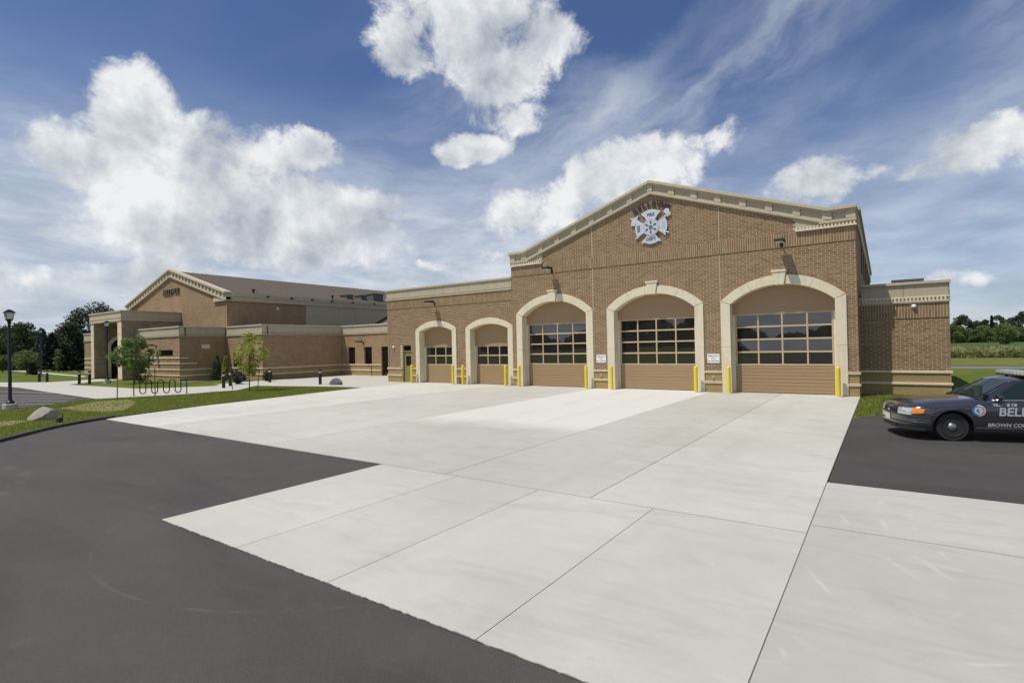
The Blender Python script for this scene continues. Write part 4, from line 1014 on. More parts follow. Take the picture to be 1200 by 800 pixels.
def street_lamp(x, y, h, lab):
    s = thing('street_lamp', lab, 'street lamp', (x, y, 0), 'black lantern lamp posts')
    b = MB(); b.lathe((x, y, 0), [(.27, -.05), (.27, .20), (.25, .22)], 20); b.build('footing', 'walk_concrete', s, smooth=True)
    b = MB(); b.lathe((x, y, 0), [(.16, .22), (.16, .30), (.10, .36), (.070, .42), (.055, h - .80), (.045, h - .78), (.07, h - .74), (.04, h - .70), (.09, h - .53), (.145, h - .49), (.145, h - .46)], 14); b.build('pole', 'black_metal', s, smooth=True)
    def ring(r, z): return [(x + sx * r, y + sy * r, z) for sx, sy in ((-1, -1), (1, -1), (1, 1), (-1, 1))]
    b = MB(); b.add(ring(.10, h - .46) + ring(.145, h - .17), [(0, 1, 5, 4), (1, 2, 6, 5), (2, 3, 7, 6), (3, 0, 4, 7), (3, 2, 1, 0), (4, 5, 6, 7)]); b.build('lantern_glass', 'lamp_glass', s)
    b = MB()
    for p, q in zip(ring(.105, h - .46), ring(.15, h - .17)): b.tube([p, q], .013, 5)
    b.build('lantern_frame', 'black_metal', s)
    b = MB(); b.add(ring(.195, h - .17) + ring(.195, h - .145) + ring(.09, h - .04) + ring(.02, h), [(3, 2, 1, 0)] + [(4 * k + i, 4 * k + (i + 1) % 4, 4 * k + 4 + (i + 1) % 4, 4 * k + 4 + i) for k in range(3) for i in range(4)] + [(12, 13, 14, 15)]); b.build('lantern_roof', 'black_metal', s)
street_lamp(-33.29, 6.93, 4.6, 'black lantern post with concrete footing at the parking lot corner')
street_lamp(-80.05, 19.34, 5.5, 'distant black lantern post in front of the spruces')
street_lamp(-53.9, 17.35, 5.25, 'black lantern post standing in front of the stone porch')
street_lamp(-84.0, 16.4, 5.5, 'partly cropped black lantern post at the left picture edge')

# ------------------------------------------------------------------ bike rack, rocks, stakes
BR = thing('bike_rack', 'black wave shaped bike rack beside the walk', 'bike rack', (-34.76, 13.78, 0))
p, q = Vector((-35.58, 12.72, 0)), Vector((-33.94, 14.85, 0)); L_ = (q - p).length; d = (q - p).normalized()
n = 9; st = L_ / n; pts = [p + Vector((0, 0, 0.0)), p + Vector((0, 0, .68))]
up = True; rr = st / 2
for k in range(n):
    c = p + d * (st * (k + .5)) + Vector((0, 0, .72 if up else .24))
    for a in np.linspace(math.pi, 0, 9): pts.append(c + d * (rr * math.cos(a)) + Vector((0, 0, (1 if up else -1) * rr * math.sin(a))))
    up = not up
pts += [q + Vector((0, 0, .3)), q + Vector((0, 0, 0))]
b = MB(); b.tube(pts, .030, 8); b.build('wave_tube', 'black_metal', BR, smooth='all')
b = MB()
for c in (p, q): b.box(c.x - .08, c.x + .08, c.y - .08, c.y + .08, -.02, .012)
b.build('foot_plate', 'black_metal', BR)
def rock(name, loc, dims, seed, mat, lab, cat, tiltx=0.):
    bm = bmesh.new(); bmesh.ops.create_icosphere(bm, subdivisions=3, radius=1.0); rs = random.Random(seed)
    planes = [(Vector((rs.uniform(-1, 1), rs.uniform(-1, 1), rs.uniform(-.4, 1))).normalized(), rs.uniform(.62, .88)) for _ in range(11)]
    for v in bm.verts:
        for nrm, dd in planes:
            k = v.co.dot(nrm) - dd
            if k > 0: v.co -= nrm * k * .92
        v.co += v.co.normalized() * rs.uniform(-.018, .018)
        v.co.z += tiltx * v.co.x
        v.co = Vector((v.co.x * dims[0], v.co.y * dims[1], max(-.35, v.co.z) * dims[2]))
    me = bpy.data.meshes.new(name); bm.to_mesh(me); bm.free(); me.materials.append(MATS[mat])
    me.polygons.foreach_set('use_smooth', [True] * len(me.polygons)); me.set_sharp_from_angle(angle=R(28))
    o = bpy.data.objects.new(name, me); COL.objects.link(o); o.location = loc; return tag(o, lab, cat)
o = rock('boulder', (-26.3, 6.4, .09), (.56, .33, .40), 5, 'granite', 'pale tan boulder on the grass near the asphalt edge', 'rock', .55); o.rotation_euler.z = R(46)
rock('small_rock', (-31.1, 23.2, .1), (.55, .4, .42), 9, 'dark_rock', 'small dark grey boulder at the tip of the lawn', 'rock')
rock('bed_rock', (-44.9, 23.95, .08), (.5, .35, .3), 12, 'dark_rock', 'dark rock in the bed under the wing windows', 'rock')
mk = thing('lawn_marker', 'tiny dark drain marker in the grass right of the boulder', 'marker', (-24.55, 6.44, 0))
b = MB(); b.lathe((-24.55, 6.44, 0), [(.09, -.02), (.10, .10), (.06, .16), (.0, .18)], 10); b.build('cap', 'black_metal', mk, smooth=True)
b = MB(); b.tube([(-24.5, 6.5, 0), (-24.5, 6.5, .32)], .012, 6); b.build('rod', 'black_metal', mk)
def stake(x, y, h, lab, lean=(0, 0)):
    b = MB(); b.tube([(x, y, -.05), (x + lean[0], y + lean[1], h)], .028, 6)
    o = b.build('tree_stake', 'bark'); bpy.context.view_layer.update()
    for v in o.data.vertices: v.co -= Vector((x, y, 0))
    o.location = (x, y, 0); return tag(o, lab, 'stake', 'stakes beside the young trees')
stake(-34.3, 17.75, 1.25, 'dark stake left of the yellow-green sapling', (-.12, -.05)); stake(-32.7, 18.5, 1.25, 'dark stake right of the yellow-green sapling', (.16, .05))
stake(-33.2, 11.1, 1.3, 'leaning dark stake at the walk edge left of the bike rack', (-.62, .25))
stake(-34.0, 13.2, 1.55, 'upright thin stake standing behind the bike rack')
pipe = thing('door_standpipe', 'thin dark hand rail pipe by the link wall', 'rail', (-37.75, LK - .5, 0))
b = MB(); b.tube([(-38.2, LK - .5, .95), (-37.75, LK - .5, .95), (-37.70, LK - .5, 0)], .03, 8); b.build('pipe', 'black_metal', pipe)
b = MB(); b.lathe((-37.7, LK - .5, 0), [(.08, -.02), (.08, .02), (.03, .03)], 10); b.build('base_flange', 'black_metal', pipe)
pl = thing('planter', 'dark round planter on the porch floor beside the arched entrance', 'planter', (-59.3, 20.9, 0))
b = MB(); b.lathe((-59.3, 20.9, 0), [(.35, 0), (.5, .1), (.55, .7), (.6, .75), (.5, .76)], 16); b.build('bowl', 'granite', pl, smooth=True)

# ------------------------------------------------------------------ police car
CAR_A = R(17)
ch = Vector((-math.cos(CAR_A), -math.sin(CAR_A), 0)); cl = Vector((-ch.y, ch.x, 0))
cc = Vector((1.28, 16.2, 0)) - cl * .86 - ch * 1.48                 # centre of the car on the ground
CAR = thing('police_car', 'dark grey police sedan with light bar and BELLEVUE lettering parked on the asphalt', 'car', (cc.x, cc.y, -.008), rz=math.atan2(ch.y, ch.x))
def cb(b, name, mat, parent=CAR, **k):
    """mesh given in car coordinates (x forward, y left, z up)"""
    me_par = parent
    o = None
    me = bpy.data.meshes.new(name); me.from_pydata(b.v, [], b.f)
    bm = bmesh.new(); bm.from_mesh(me)
    if k.get('weld'): bmesh.ops.remove_doubles(bm, verts=bm.verts, dist=.0008)
    if k.get('fix', True): bmesh.ops.recalc_face_normals(bm, faces=bm.faces)
    if k.get('bevel'): bmesh.ops.bevel(bm, geom=bm.edges[:], offset=k['bevel'], segments=2, affect='EDGES', clamp_overlap=True)
    bm.to_mesh(me); bm.free(); me.materials.append(MATS[mat])
    if k.get('smooth'):
        me.polygons.foreach_set('use_smooth', [True] * len(me.polygons)); me.set_sharp_from_angle(angle=R(k.get('ang', 40)))
    o = bpy.data.objects.new(name, me); COL.objects.link(o); o.parent = me_par; return o
def NX(x): return x if x < 1.92 else 1.92 + (x - 1.92) * .80
def interp(x, tab):
    xs_, ys_ = zip(*tab); return float(np.interp(x, xs_, ys_))
WT = [(-2.86, .70), (-2.80, .80), (-2.6, .905), (-2.2, .955), (-1.5, .975), (-.5, .985), (.8, .985), (1.5, .975), (1.9, .955), (2.12, .925), (2.30, .865), (2.42, .76), (2.50, .60), (2.55, .38), (2.565, .20)]
ZT = [(-2.86, .80), (-2.75, .98), (-2.4, 1.02), (-1.8, 1.04), (-1.0, 1.0), (.85, 1.0), (1.0, .985), (1.6, .94), (2.1, .885), (2.35, .835), (2.48, .79), (2.565, .74)]
ZB = [(-2.86, .42), (-2.7, .33), (-2.2, .28), (-1, .235), (1, .235), (2.1, .25), (2.45, .30), (2.565, .36)]
WT, ZT, ZB = ([(NX(x), v) for x, v in t] for t in (WT, ZT, ZB))
AX = (1.48, -1.43); AR, AZc = .395, .335
def zbot(x):
    z = interp(x, ZB)
    for a in AX:
        if abs(x - a) < AR: z = max(z, AZc + math.sqrt(AR * AR - (x - a) ** 2))
    return z
def side_y(x, z):
    w_ = interp(x, WT); zt = interp(x, ZT); zs = zt - .09
    t = [(.0, -.07), (.235, -.055), (.36, -.018), (.60, 0.0), (max(.66, zs - .06), -.012), (max(.70, zs), -.045), (max(.74, zt - .03), -.13)]
    return w_ + interp(z, t)
stx = sorted(set(NX(q) if q > 1.95 else q for q in [-2.86, -2.83, -2.78, -2.6, -2.4, -2.2, -1.9, -1.0, -.7, -.4, 0, .3, .6, .85, 1.0, 1.95, 2.05, 2.15, 2.25, 2.32, 2.38, 2.43, 2.47, 2.51, 2.54, 2.565] + [round(a + AR * math.cos(t), 4) for a in AX for t in np.linspace(0, math.pi, 15)] + [a + s * (AR + .006) for a in AX for s in (-1, 1)]))
b = MB(); sec = []
for x in stx:
    zb_ = zbot(x); zt = interp(x, ZT); w_ = interp(x, WT)
    zs = [zb_] + [zb_ + (zt - .09 - zb_) * f for f in (.2, .42, .62, .82, 1.0)] + [zt - .045]
    row = [(x, side_y(x, z), z) for z in zs] + [(x, w_ * .62, zt - .008), (x, w_ * .3, zt + .008), (x, 0, zt + .012)]
    sec.append(row + [(p[0], -p[1], p[2]) for p in reversed(row[:-1])])
m_ = len(sec[0])
for r_ in sec: b.v += r_
for i in range(len(sec) - 1):
    for j in range(m_ - 1): b.f.append((i * m_ + j, i * m_ + j + 1, (i + 1) * m_ + j + 1, (i + 1) * m_ + j))
b.f.append(tuple(range(m_))); b.f.append(tuple((len(sec) - 1) * m_ + j for j in reversed(range(m_))))
body = cb(b, 'body', 'car_paint', smooth=True, ang=32)
b = MB(); b.box(-2.3, 2.2, -.80, .80, .20, .42); cb(b, 'underbody', 'rubber')
for a in AX:
    for s in (-1, 1):
        b = MB(); b.box(a - .42, a + .42, s * .45 - .20, s * .45 + .20, .3, .76); cb(b, 'wheel_well', 'rubber')
# greenhouse
GH = [(.93, .80, .985), (.20, .60, 1.40), (-.05, .61, 1.425), (-.95, .61, 1.42), (-1.12, .60, 1.40), (-1.80, .76, 1.03)]
b = MB()
rows_ = []
for (x, y, z) in GH: rows_.append([(x, -y, z), (x, -y * .55, z + (.035 if z > 1.2 else .012)), (x, 0, z + (.045 if z > 1.2 else .016)), (x, y * .55, z + (.035 if z > 1.2 else .012)), (x, y, z)])
for r_ in rows_: b.v += r_
for i in range(len(rows_) - 1):
    for j in range(4): b.f.append((i * 5 + j, i * 5 + j + 1, (i + 1) * 5 + j + 1, (i + 1) * 5 + j))
def ghy(x, z): return .83 - (.83 - .615) * (z - .985) / (1.41 - .985)
for s in (-1, 1):
    k0 = len(b.v)
    low = [(.93, s * .80, .96)] + [(x, s * .845, .96) for x in (.2, -.05, -.95, -1.12)] + [(-1.80, s * .78, .98)]
    b.v += low
    for i in range(5): b.f.append((k0 + i, k0 + i + 1, (i + 1) * 5 + (4 if s > 0 else 0), i * 5 + (4 if s > 0 else 0)))
cabin = cb(b, 'cabin', 'car_paint', smooth=True, ang=30)
def pane(name, pts, mat='car_glass', off=.006):
    b = MB(); P = [Vector(p) for p in pts]; nrm = (P[1] - P[0]).cross(P[2] - P[0]).normalized()
    cen = sum(P, Vector()) / len(P)
    if nrm.dot(cen - Vector((-.4, 0, 1.0))) < 0: nrm = -nrm
    n = len(P); b.add([p + nrm * off for p in P] + [p - nrm * .012 for p in P], [tuple(range(n)), tuple(reversed(range(n, 2 * n)))] + [(i, (i + 1) % n, n + (i + 1) % n, n + i) for i in range(n)])
    return cb(b, name, mat)
def gp(t, f):                                                     # point on the windshield, t along, f across
    a, c = GH[0], GH[1]; y = a[1] + (c[1] - a[1]) * t; crown = (.016 + .029 * t)
    return (a[0] + (c[0] - a[0]) * t, f * y, a[2] + (c[2] - a[2]) * t + crown * (1 - abs(f) / 1.0))
b = MB()
fs_ = np.linspace(-.90, .90, 9)
for t in (.05, .5, .94):
    for f in fs_: p = gp(t, f); b.v.append((p[0] + .008, p[1], p[2] + .010))
for i in range(2):
    for j in range(8): b.f.append((i * 9 + j, i * 9 + j + 1, (i + 1) * 9 + j + 1, (i + 1) * 9 + j))
cb(b, 'windshield', 'car_glass', smooth=True)
b = MB(); n_ = 9
for t in (.08, .92):
    for f in np.linspace(-.88, .88, 9):
        a, c = GH[4], GH[5]; b.v.append((a[0] + (c[0] - a[0]) * t - .008, f * (a[1] + (c[1] - a[1]) * t), a[2] + (c[2] - a[2]) * t + .012 + .04 * (1 - t) * (1 - abs(f))))
for j in range(8): b.f.append((j, j + 1, 9 + j + 1, 9 + j))
cb(b, 'rear_window', 'car_glass', smooth=True)
for s in (-1, 1):
    def sp(x, z): return (x, s * (ghy(x, z) + .004), z)
    pane('side_window', [sp(*q) for q in ((.66, 1.0), (.60, 1.045), (.16, 1.335), (.02, 1.375), (-.42, 1.385), (-.42, 1.0))])
    pane('side_window', [sp(*q) for q in ((-.50, 1.0), (-.50, 1.385), (-.90, 1.375), (-1.05, 1.32), (-1.35, 1.08), (-1.30, 1.0))])
    b = MB()                                                       # door shut lines and belt strip
    for x in (.90, -.46):
        zz = np.linspace(.30, .93, 9)
        for i in range(8):
            ya, yb = side_y(x, zz[i]) + .002, side_y(x, zz[i + 1]) + .002
            b.add([(x - .004, s * ya, zz[i]), (x + .004, s * ya, zz[i]), (x + .004, s * yb, zz[i + 1]), (x - .004, s * yb, zz[i + 1])], [(0, 1, 2, 3)])
    cb(b, 'door_seam', 'rubber')
    b = MB()
    xs_ = np.linspace(-1.5, .72, 12)
    for i in range(11):
        for (za, zb2, yo) in ((.958, .975, .012),):
            b.add([(xs_[i], s * (side_y(xs_[i], .91) - .052 + yo), za), (xs_[i + 1], s * (side_y(xs_[i + 1], .91) - .052 + yo), za), (xs_[i + 1], s * (side_y(xs_[i + 1], .91) - .075 + yo), zb2 + .012), (xs_[i], s * (side_y(xs_[i], .91) - .075 + yo), zb2 + .012)], [(0, 1, 2, 3)])
    cb(b, 'belt_strip', 'chrome')
    b = MB(); xs_ = np.linspace(-1.0, 1.05, 12)
    for i in range(11): b.add([(xs_[i], s * (side_y(xs_[i], .335) + .008), .325), (xs_[i + 1], s * (side_y(xs_[i + 1], .335) + .008), .325), (xs_[i + 1], s * (side_y(xs_[i + 1], .345) + .008), .35), (xs_[i], s * (side_y(xs_[i], .345) + .008), .35)], [(0, 1, 2, 3)])
    cb(b, 'rocker_strip', 'chrome')
    for x in (-.28, -1.30):
        b = MB(); y = side_y(x, .86); b.box(x - .09, x + .09, s * (y + .014) - .012, s * (y + .014) + .012, .845, .878); cb(b, 'door_handle', 'car_trim', bevel=.006)
    b = MB(); b.lathe((0, 0, 0), [(.0, -.075), (.055, -.07), (.085, -.03), (.09, .02), (.08, .05)], 14)
    b.v = [(.60 + v[2], s * (.965 + v[0]), 1.035 + v[1] * .8) for v in b.v]; mir = cb(b, 'wing_mirror', 'car_paint', smooth=True)
    b = MB(); b.tube([(.62, s * .82, 1.0), (.61, s * .93, 1.02)], .025, 6); cb(b, 'mirror_arm', 'car_trim', mir)
# front end: everything follows the plan curve of the nose
FP = [(NX(x), y) for x, y in [(2.578, 0), (2.573, .2), (2.558, .38), (2.51, .60), (2.43, .76), (2.31, .868), (2.13, .93), (1.93, .962)]]
def fpt(y):                                                        # arc position by parameter 0..1
    pts = [Vector((x, y_, 0)) for x, y_ in FP]; L = [0]
    for i in range(len(pts) - 1): L.append(L[-1] + (pts[i + 1] - pts[i]).length)
    d = y * L[-1]; i = min(len(pts) - 2, max(0, int(np.searchsorted(L, d) - 1))); return pts[i].lerp(pts[i + 1], (d - L[i]) / (L[i + 1] - L[i]))
def patch(name, mat, t0, t1, z0, z1, s, off=.012, back=.0, n=10, parent=CAR, ztop1=None, z0b=None):
    b = MB()
    for i in range(n + 1):
        u = i / n; t = t0 + (t1 - t0) * u; p = fpt(abs(t)); sg = s if t >= 0 else -s
        q = fpt(min(1, abs(t) + .01)) - fpt(max(0, abs(t) - .01)); nr = Vector((q.y, -q.x, 0)).normalized()
        zt_ = z1 if ztop1 is None else z1 + (ztop1 - z1) * u; zb_ = z0 if z0b is None else z0 + (z0b - z0) * u
        for o_, z, bk in ((-.03, zb_ - .01, 0), (off, zb_, 0), (off * 1.25, (zb_ + zt_) / 2, 0), (off, zt_, back), (-.03, zt_ + .005, back)):
            v = p + nr * o_; b.v.append((v.x - bk, sg * v.y, z))
    for i in range(n):
        for j in range(4): b.f.append((i * 5 + j, i * 5 + j + 1, (i + 1) * 5 + j + 1, (i + 1) * 5 + j))
    b.f += [tuple(range(5)), tuple(n * 5 + j for j in range(5))]
    return cb(b, name, mat, parent, smooth=True)
for s in (-1, 1):
    patch('headlight', 'lens_clear', .37, .70, .60, .745, s, .012, .03, ztop1=.765)
    patch('turn_signal', 'lens_amber', .705, .90, .625, .765, s, .012, .02, ztop1=.735, z0b=.65)
    patch('bumper_strip', 'car_trim', .0, .98, .405, .445, s, .040)
    patch('bumper', 'car_paint', .0, 1.0, .36, .56, s, .035)
    patch('lower_valance', 'car_trim', .0, .92, .24, .355, s, .008)
g = patch('grille', 'car_trim', -.31, .31, .585, .735, 1, .010, .03)
b = MB()
for k in range(7): b.box(NX(2.585) , NX(2.585) + .012, -.33 + k * .11 - .008, -.33 + k * .11 + .008, .60, .695)
cb(b, 'grille_bars', 'rubber', g)
b = MB(); b.lathe((0, 0, 0), [(.05, -.004), (.05, .006), (.0, .008)], 14); b.v = [(NX(2.585) + .014 + v[2], v[0] * 1.3, .648 + v[1] * .6) for v in b.v]; cb(b, 'grille_badge', 'chrome', g)
b = MB(); b.box(NX(2.578) + .045, NX(2.578) + .056, -.155, .155, .405, .545); cb(b, 'licence_plate', 'plate_white', bevel=.004)
b = MB(); b.box(NX(2.50), NX(2.578) + .02, -.42, .42, .26, .34); cb(b, 'air_intake', 'rubber')
for s in (-1, 1):
    b = MB()
    for i, x in enumerate(np.linspace(2.02, 2.22, 5)[:-1]):
        x2 = x + .05; b.add([(x, s * (side_y(x, .52) + .05), .475), (x2, s * (side_y(x2, .52) + .05), .475), (x2, s * (side_y(x2, .52) + .05), .50), (x, s * (side_y(x, .52) + .05), .50)], [(0, 1, 2, 3)])
    cb(b, 'side_marker', 'lens_red')
for s in (-1, 1):
    b = MB(); b.box(-2.872, -2.80, s * .62 - .16, s * .62 + .16, .70, .90); cb(b, 'tail_light', 'lens_red', bevel=.01)
b = MB()
for s in (-1, 1): b.box(-2.90, -2.2, -.93, .93, .40, .58) if s > 0 else None
cb(b, 'rear_bumper', 'car_paint', bevel=.05)
def wheel(a, s):
    b = MB(); prof = [(.20, -.10), (.235, -.112), (.27, -.115), (.315, -.105), (.336, -.075), (.338, 0), (.336, .075), (.315, .105), (.2, .10)]
    b.lathe((a, s * .80, .335), [(r_, h * 1) for r_, h in prof], 36, 'y'); t = cb(b, 'wheel', 'rubber', smooth=True)
    b = MB(); P = [(.232, .085), (.225, .115), (.205, .105), (.195, .06), (.13, .045), (.105, .07), (.0, .075)]
    b.lathe((a, s * .80, .335), [(r_, s * h) for r_, h in P], 32, 'y'); rim = cb(b, 'rim', 'rim_paint', t, smooth=True)
    b = MB()
    for k in range(8):
        an = k * math.pi / 4; x, z = a + .165 * math.cos(an), .335 + .165 * math.sin(an)
        b.lathe((x, s * (.80 + .052), z), [(.026, 0), (.026, s * .008), (.0, s * .008)], 10, 'y')
    cb(b, 'vent_hole', 'rubber', t)
    b = MB(); b.lathe((a, s * .80, .335), [(.092, s * .07), (.092, s * .095), (.075, s * .115), (.04, s * .128), (.0, s * .130)], 24, 'y'); cb(b, 'hubcap', 'chrome', t, smooth=True)
for a in AX:
    for s in (-1, 1): wheel(a, s)
# light bar
b = MB(); b.box(-.40, -.06, -.66, .66, 1.485, 1.515); bar = cb(b, 'light_bar', 'rubber', bevel=.008)
for k in range(9):
    y = -.60 + k * .15
    b = MB(); b.box(-.385, -.075, y - .062, y + .062, 1.516, 1.600); cb(b, 'lens', 'lens_clear', bar, bevel=.012)
for s in (-1, 1):
    b = MB(); b.tube([(-.23, s * .52, 1.42), (-.23, s * .52, 1.49)], .03, 6); cb(b, 'foot', 'rubber', bar)
b = MB(); b.tube([(.78, .70, 1.03), (.74, .80, 1.10)], .012, 6); b.lathe((.80, .82, 1.06), [(.0, -.05), (.045, -.045), (.05, .03), (.0, .05)], 12); cb(b, 'spotlight', 'black_metal', smooth=True)
b = MB()
for x, y in ((-.25, .36), (-.25, -.36)): b.box(x - .10, x + .04, y - .22, y + .22, .7, 1.22)
cb(b, 'seat', 'seat_grey', bevel=.03)
# lettering and badge on both sides
def car_text(s_, size, x0, z0, mat, side, **k):
    vs, fs = text_geo(s_, size, **k); b = MB(); out = []
    for v in vs:
        x = x0 - side * v[0]; z = z0 + v[1]; out.append((x, side * (side_y(x, z) + .004 + v[2]), z))
    b.add(out, fs); return cb(b, 'lettering', mat, fix=False)
for s in (1, -1):
    car_text('VILLAGE OF', .085, .50, .865, 'text_white', s, bold=.001, ext=.0005)
    car_text('BELLEVUE', .265, .06, .705, 'text_silver', s, bold=.006, shear=.12, ext=.0005)
    car_text('BROWN COUNTY', .115, .36, .405, 'text_white', s, bold=.003, shear=.12, ext=.0005)
    # round seal: blue disc with white and red swirls
    def disc(r0, r1, a0, a1, mat, off, nm='seal'):
        b = MB(); n = 20
        for k in range(n + 1):
            an = a0 + (a1 - a0) * k / n
            for r_ in (r0, r1):
                x = 1.00 - s * r_ * math.cos(an) * 1.0; z = .735 + r_ * math.sin(an); b.v.append((x, s * (side_y(x, z) + off), z))
        b.f = [(2 * k, 2 * k + 1, 2 * k + 3, 2 * k + 2) for k in range(n)]
        cb(b, nm, mat, fix=False)
    disc(.0, .125, R(100), R(285), 'badge_blue', .004); disc(.0, .085, R(0), R(360), 'badge_white', .006)
    disc(.105, .13, R(-95), R(100), 'badge_white', .0045); disc(.085, .105, R(-80), R(85), 'badge_red', .005)
    disc(.0, .045, R(90), R(300), 'badge_blue', .008)

# ------------------------------------------------------------------ vegetation
def quads(C, Nn, S, rs, asp=1.5):
    """leaf quads at C with random spin; Nn bias direction"""
    n = len(C); d = rs.normal(size=(n, 3)); d = d / np.linalg.norm(d, axis=1, keepdims=True) + Nn; d /= np.linalg.norm(d, axis=1, keepdims=True)
    a = np.cross(d, rs.normal(size=(n, 3))); a /= np.linalg.norm(a, axis=1, keepdims=True); c = np.cross(d, a)
    S = np.asarray(S).reshape(-1, 1); a = a * S * asp * .5; c = c * S * .5
    V = np.stack([C - a, C + c * .9 , C + a, C - c * .9], 1).reshape(-1, 3)
    return V, np.arange(4 * n).reshape(-1, 4)
def crown_pts(rs, n, h0, h1, rad, lobes=12, shape=.0, lob=(.30, .5), thin=0.):
    H = h1 - h0; C = []; per = n // lobes
    for k in range(lobes):
        u = (k + .5) / lobes + rs.uniform(-.06, .06); u = min(max(u, .06), .97)
        prof = math.sin(math.pi * min(1, max(0.03, u ** (1 - shape)))) ** .6
        an = k * 2.4 + rs.uniform(-.5, .5); rr_ = rad * prof * rs.uniform(.25, .72)
        c = np.array([rr_ * math.cos(an), rr_ * math.sin(an), h0 + H * u]); r = rad * rs.uniform(*lob)
        p = rs.normal(size=(per, 3)); p /= np.linalg.norm(p, axis=1, keepdims=True)
        p *= (rs.uniform(0, 1, (per, 1)) ** .45) * r; p[:, 2] *= .78
        C.append(p + c)
    return np.concatenate(C)
def trunk(h, r, rs, limbs, rad, top):
    b = MB(); b.tube([(0, 0, -.1), (rs.uniform(-.03, .03) * h, rs.uniform(-.03, .03) * h, h * .5), (0, 0, h)], [r * 1.25, r, r * .6], 7)
    for k in range(limbs):
        an = k * 2.4 + rs.uniform(-.4, .4); z0 = h * (.55 + .43 * k / max(1, limbs)); z1 = z0 + (top - z0) * rs.uniform(.35, .8); rr_ = rad * rs.uniform(.3, .7)
        b.tube([(0, 0, z0), (rr_ * .5 * math.cos(an), rr_ * .5 * math.sin(an), z0 + (z1 - z0) * .55), (rr_ * math.cos(an), rr_ * math.sin(an), z1)], [r * .5, r * .32, r * .1], 5)
    return b
def tree(name, loc, H, wd, lab, cat, leaf, n, ls, seed, h0=.22, lobes=14, shape=.0, lob=(.30, .5), group=None, tr=None, flatten=0.):
    rs = np.random.RandomState(seed); t = thing(name, lab, cat, loc, group)
    b = trunk(H * (h0 + .35), tr or max(.03, H * .022), rs, 7, wd / 2, H * .95); o = b.build('trunk', 'bark', None, smooth='all'); o.parent = t
    C = crown_pts(rs, n, H * h0, H * .97, wd / 2, lobes, shape, lob)
    V, Fq = quads(C, np.array([0, 0, .45]), ls * rs.uniform(.6, 1.3, len(C)), rs); o = arr_mesh('crown', V, Fq, leaf, t)
    return t
def conifer(name, loc, H, wd, lab, leaf, n, seed, group=None, cat='spruce', ls=.28, low=.04):
    rs = np.random.RandomState(seed); t = thing(name, lab, cat, loc, group)
    b = MB(); b.tube([(0, 0, -.1), (0, 0, H * .97)], [H * .022, .02], 7); o = b.build('trunk', 'bark', None); o.parent = t
    nb = max(60, n // 26); C = []; U = []
    for k in range(nb):
        u = low + (1 - low) * (k / nb) ** .85; L = wd / 2 * (1 - u) ** .85 * rs.uniform(.72, 1.12) + .05; an = k * 2.39996 + rs.uniform(-.3, .3)
        m = max(6, int(n / nb)); q = rs.uniform(.15, 1, m); dr = -.18 * L * q + .12 * L * q * q
        side = rs.normal(size=m) * .16 * L * (1.1 - q)
        C.append(np.stack([q * L * math.cos(an) - side * math.sin(an), q * L * math.sin(an) + side * math.cos(an), H * u + dr + rs.normal(size=m) * .05], 1))
    C = np.concatenate(C); V, Fq = quads(C, np.array([0, 0, .8]), ls * rs.uniform(.6, 1.3, len(C)), rs, 2.2); arr_mesh('crown', V, Fq, leaf, t)
    return t
tree('young_tree', (-50.2, 18.0, 0), 3.75, 4.4, 'leafy green young tree beside the stone porch wall', 'tree', 'leaf_young', 2300, .15, 21, .28, 20, lob=(.16, .30), tr=.06)
tree('young_tree', (-32.0, 17.6, 0), 3.5, 2.6, 'staked yellow-green sapling in front of the low brick wing', 'tree', 'leaf_yellow', 2100, .10, 22, .30, 20, lob=(.20, .36), tr=.028)
conifer('columnar_evergreen', (-47.6, 23.3, 0), 2.1, 1.0, 'pale narrow evergreen against the shaded brick corner', 'needle_pale', 2600, 31, cat='shrub', ls=.10)
conifer('columnar_evergreen', (-45.9, 23.2, 0), 2.0, .85, 'yellowish narrow evergreen left of the wing windows', 'leaf_yellow', 1600, 32, cat='shrub', ls=.10)
def shrub(loc, H, wd, leaf, lab, seed, n=900, ls=.09):
    return tree('shrub', loc, H, wd, lab, 'shrub', leaf, n, ls, seed, .05, 9, lob=(.35, .55), tr=.02)
shrub((-40.7, 23.9, 0), .75, 1.0, 'leaf_dark', 'dark low shrub at the corner of the low brick wing', 41)
shrub((-39.6, 20.9, 0), 1.0, 1.3, 'needle_dark', 'dark shrub behind the close pair of path bollards', 42)
shrub((-52.3, 19.2, 0), 1.2, 1.5, 'leaf_dark', 'dark shrub between the young tree and brick wing', 43)
LFT = [('deciduous_tree', (-146.4, 26.0), 7.8, 8.4), ('deciduous_tree', (-148.5, 30.5), 8.4, 7.6), ('deciduous_tree', (-137.8, 30.7), 8.6, 6.4), ('deciduous_tree', (-145.9, 34.8), 7.5, 5.4), ('deciduous_tree', (-135.6, 37.1), 8.6, 5.5),
       ('deciduous_tree', (-138.1, 40.2), 11.9, 7.4), ('deciduous_tree', (-139.9, 43.9), 12.9, 8.4), ('deciduous_tree', (-144.0, 21.5), 8.6, 9.6)]
LL = ['second from the left picture edge', 'left of the distant lantern post', 'in the middle of the dark left grove', 'behind the blue-grey spruce', 'left of the tallest one beside the porch', 'tall, just left of the stone porch', 'tallest, rising behind the stone porch', 'at the left picture edge']
for i, (nm, (x, y), H, wd) in enumerate(LFT):
    tree(nm, (x, y, 0), H, wd * 1.3, 'dark green distant tree ' + LL[i], 'tree', 'leaf_dark', 6500, .27, 60 + i, .06, 26, group='dark trees beyond the left lawn', tr=.16, lob=(.26, .46))
tree('hazy_tree', (-178, 46.5, 0), 9.3, 5.5, 'small hazy far tree seen between dark groves on the left', 'tree', 'hazy_leaf', 1500, .5, 79, .1, 12)
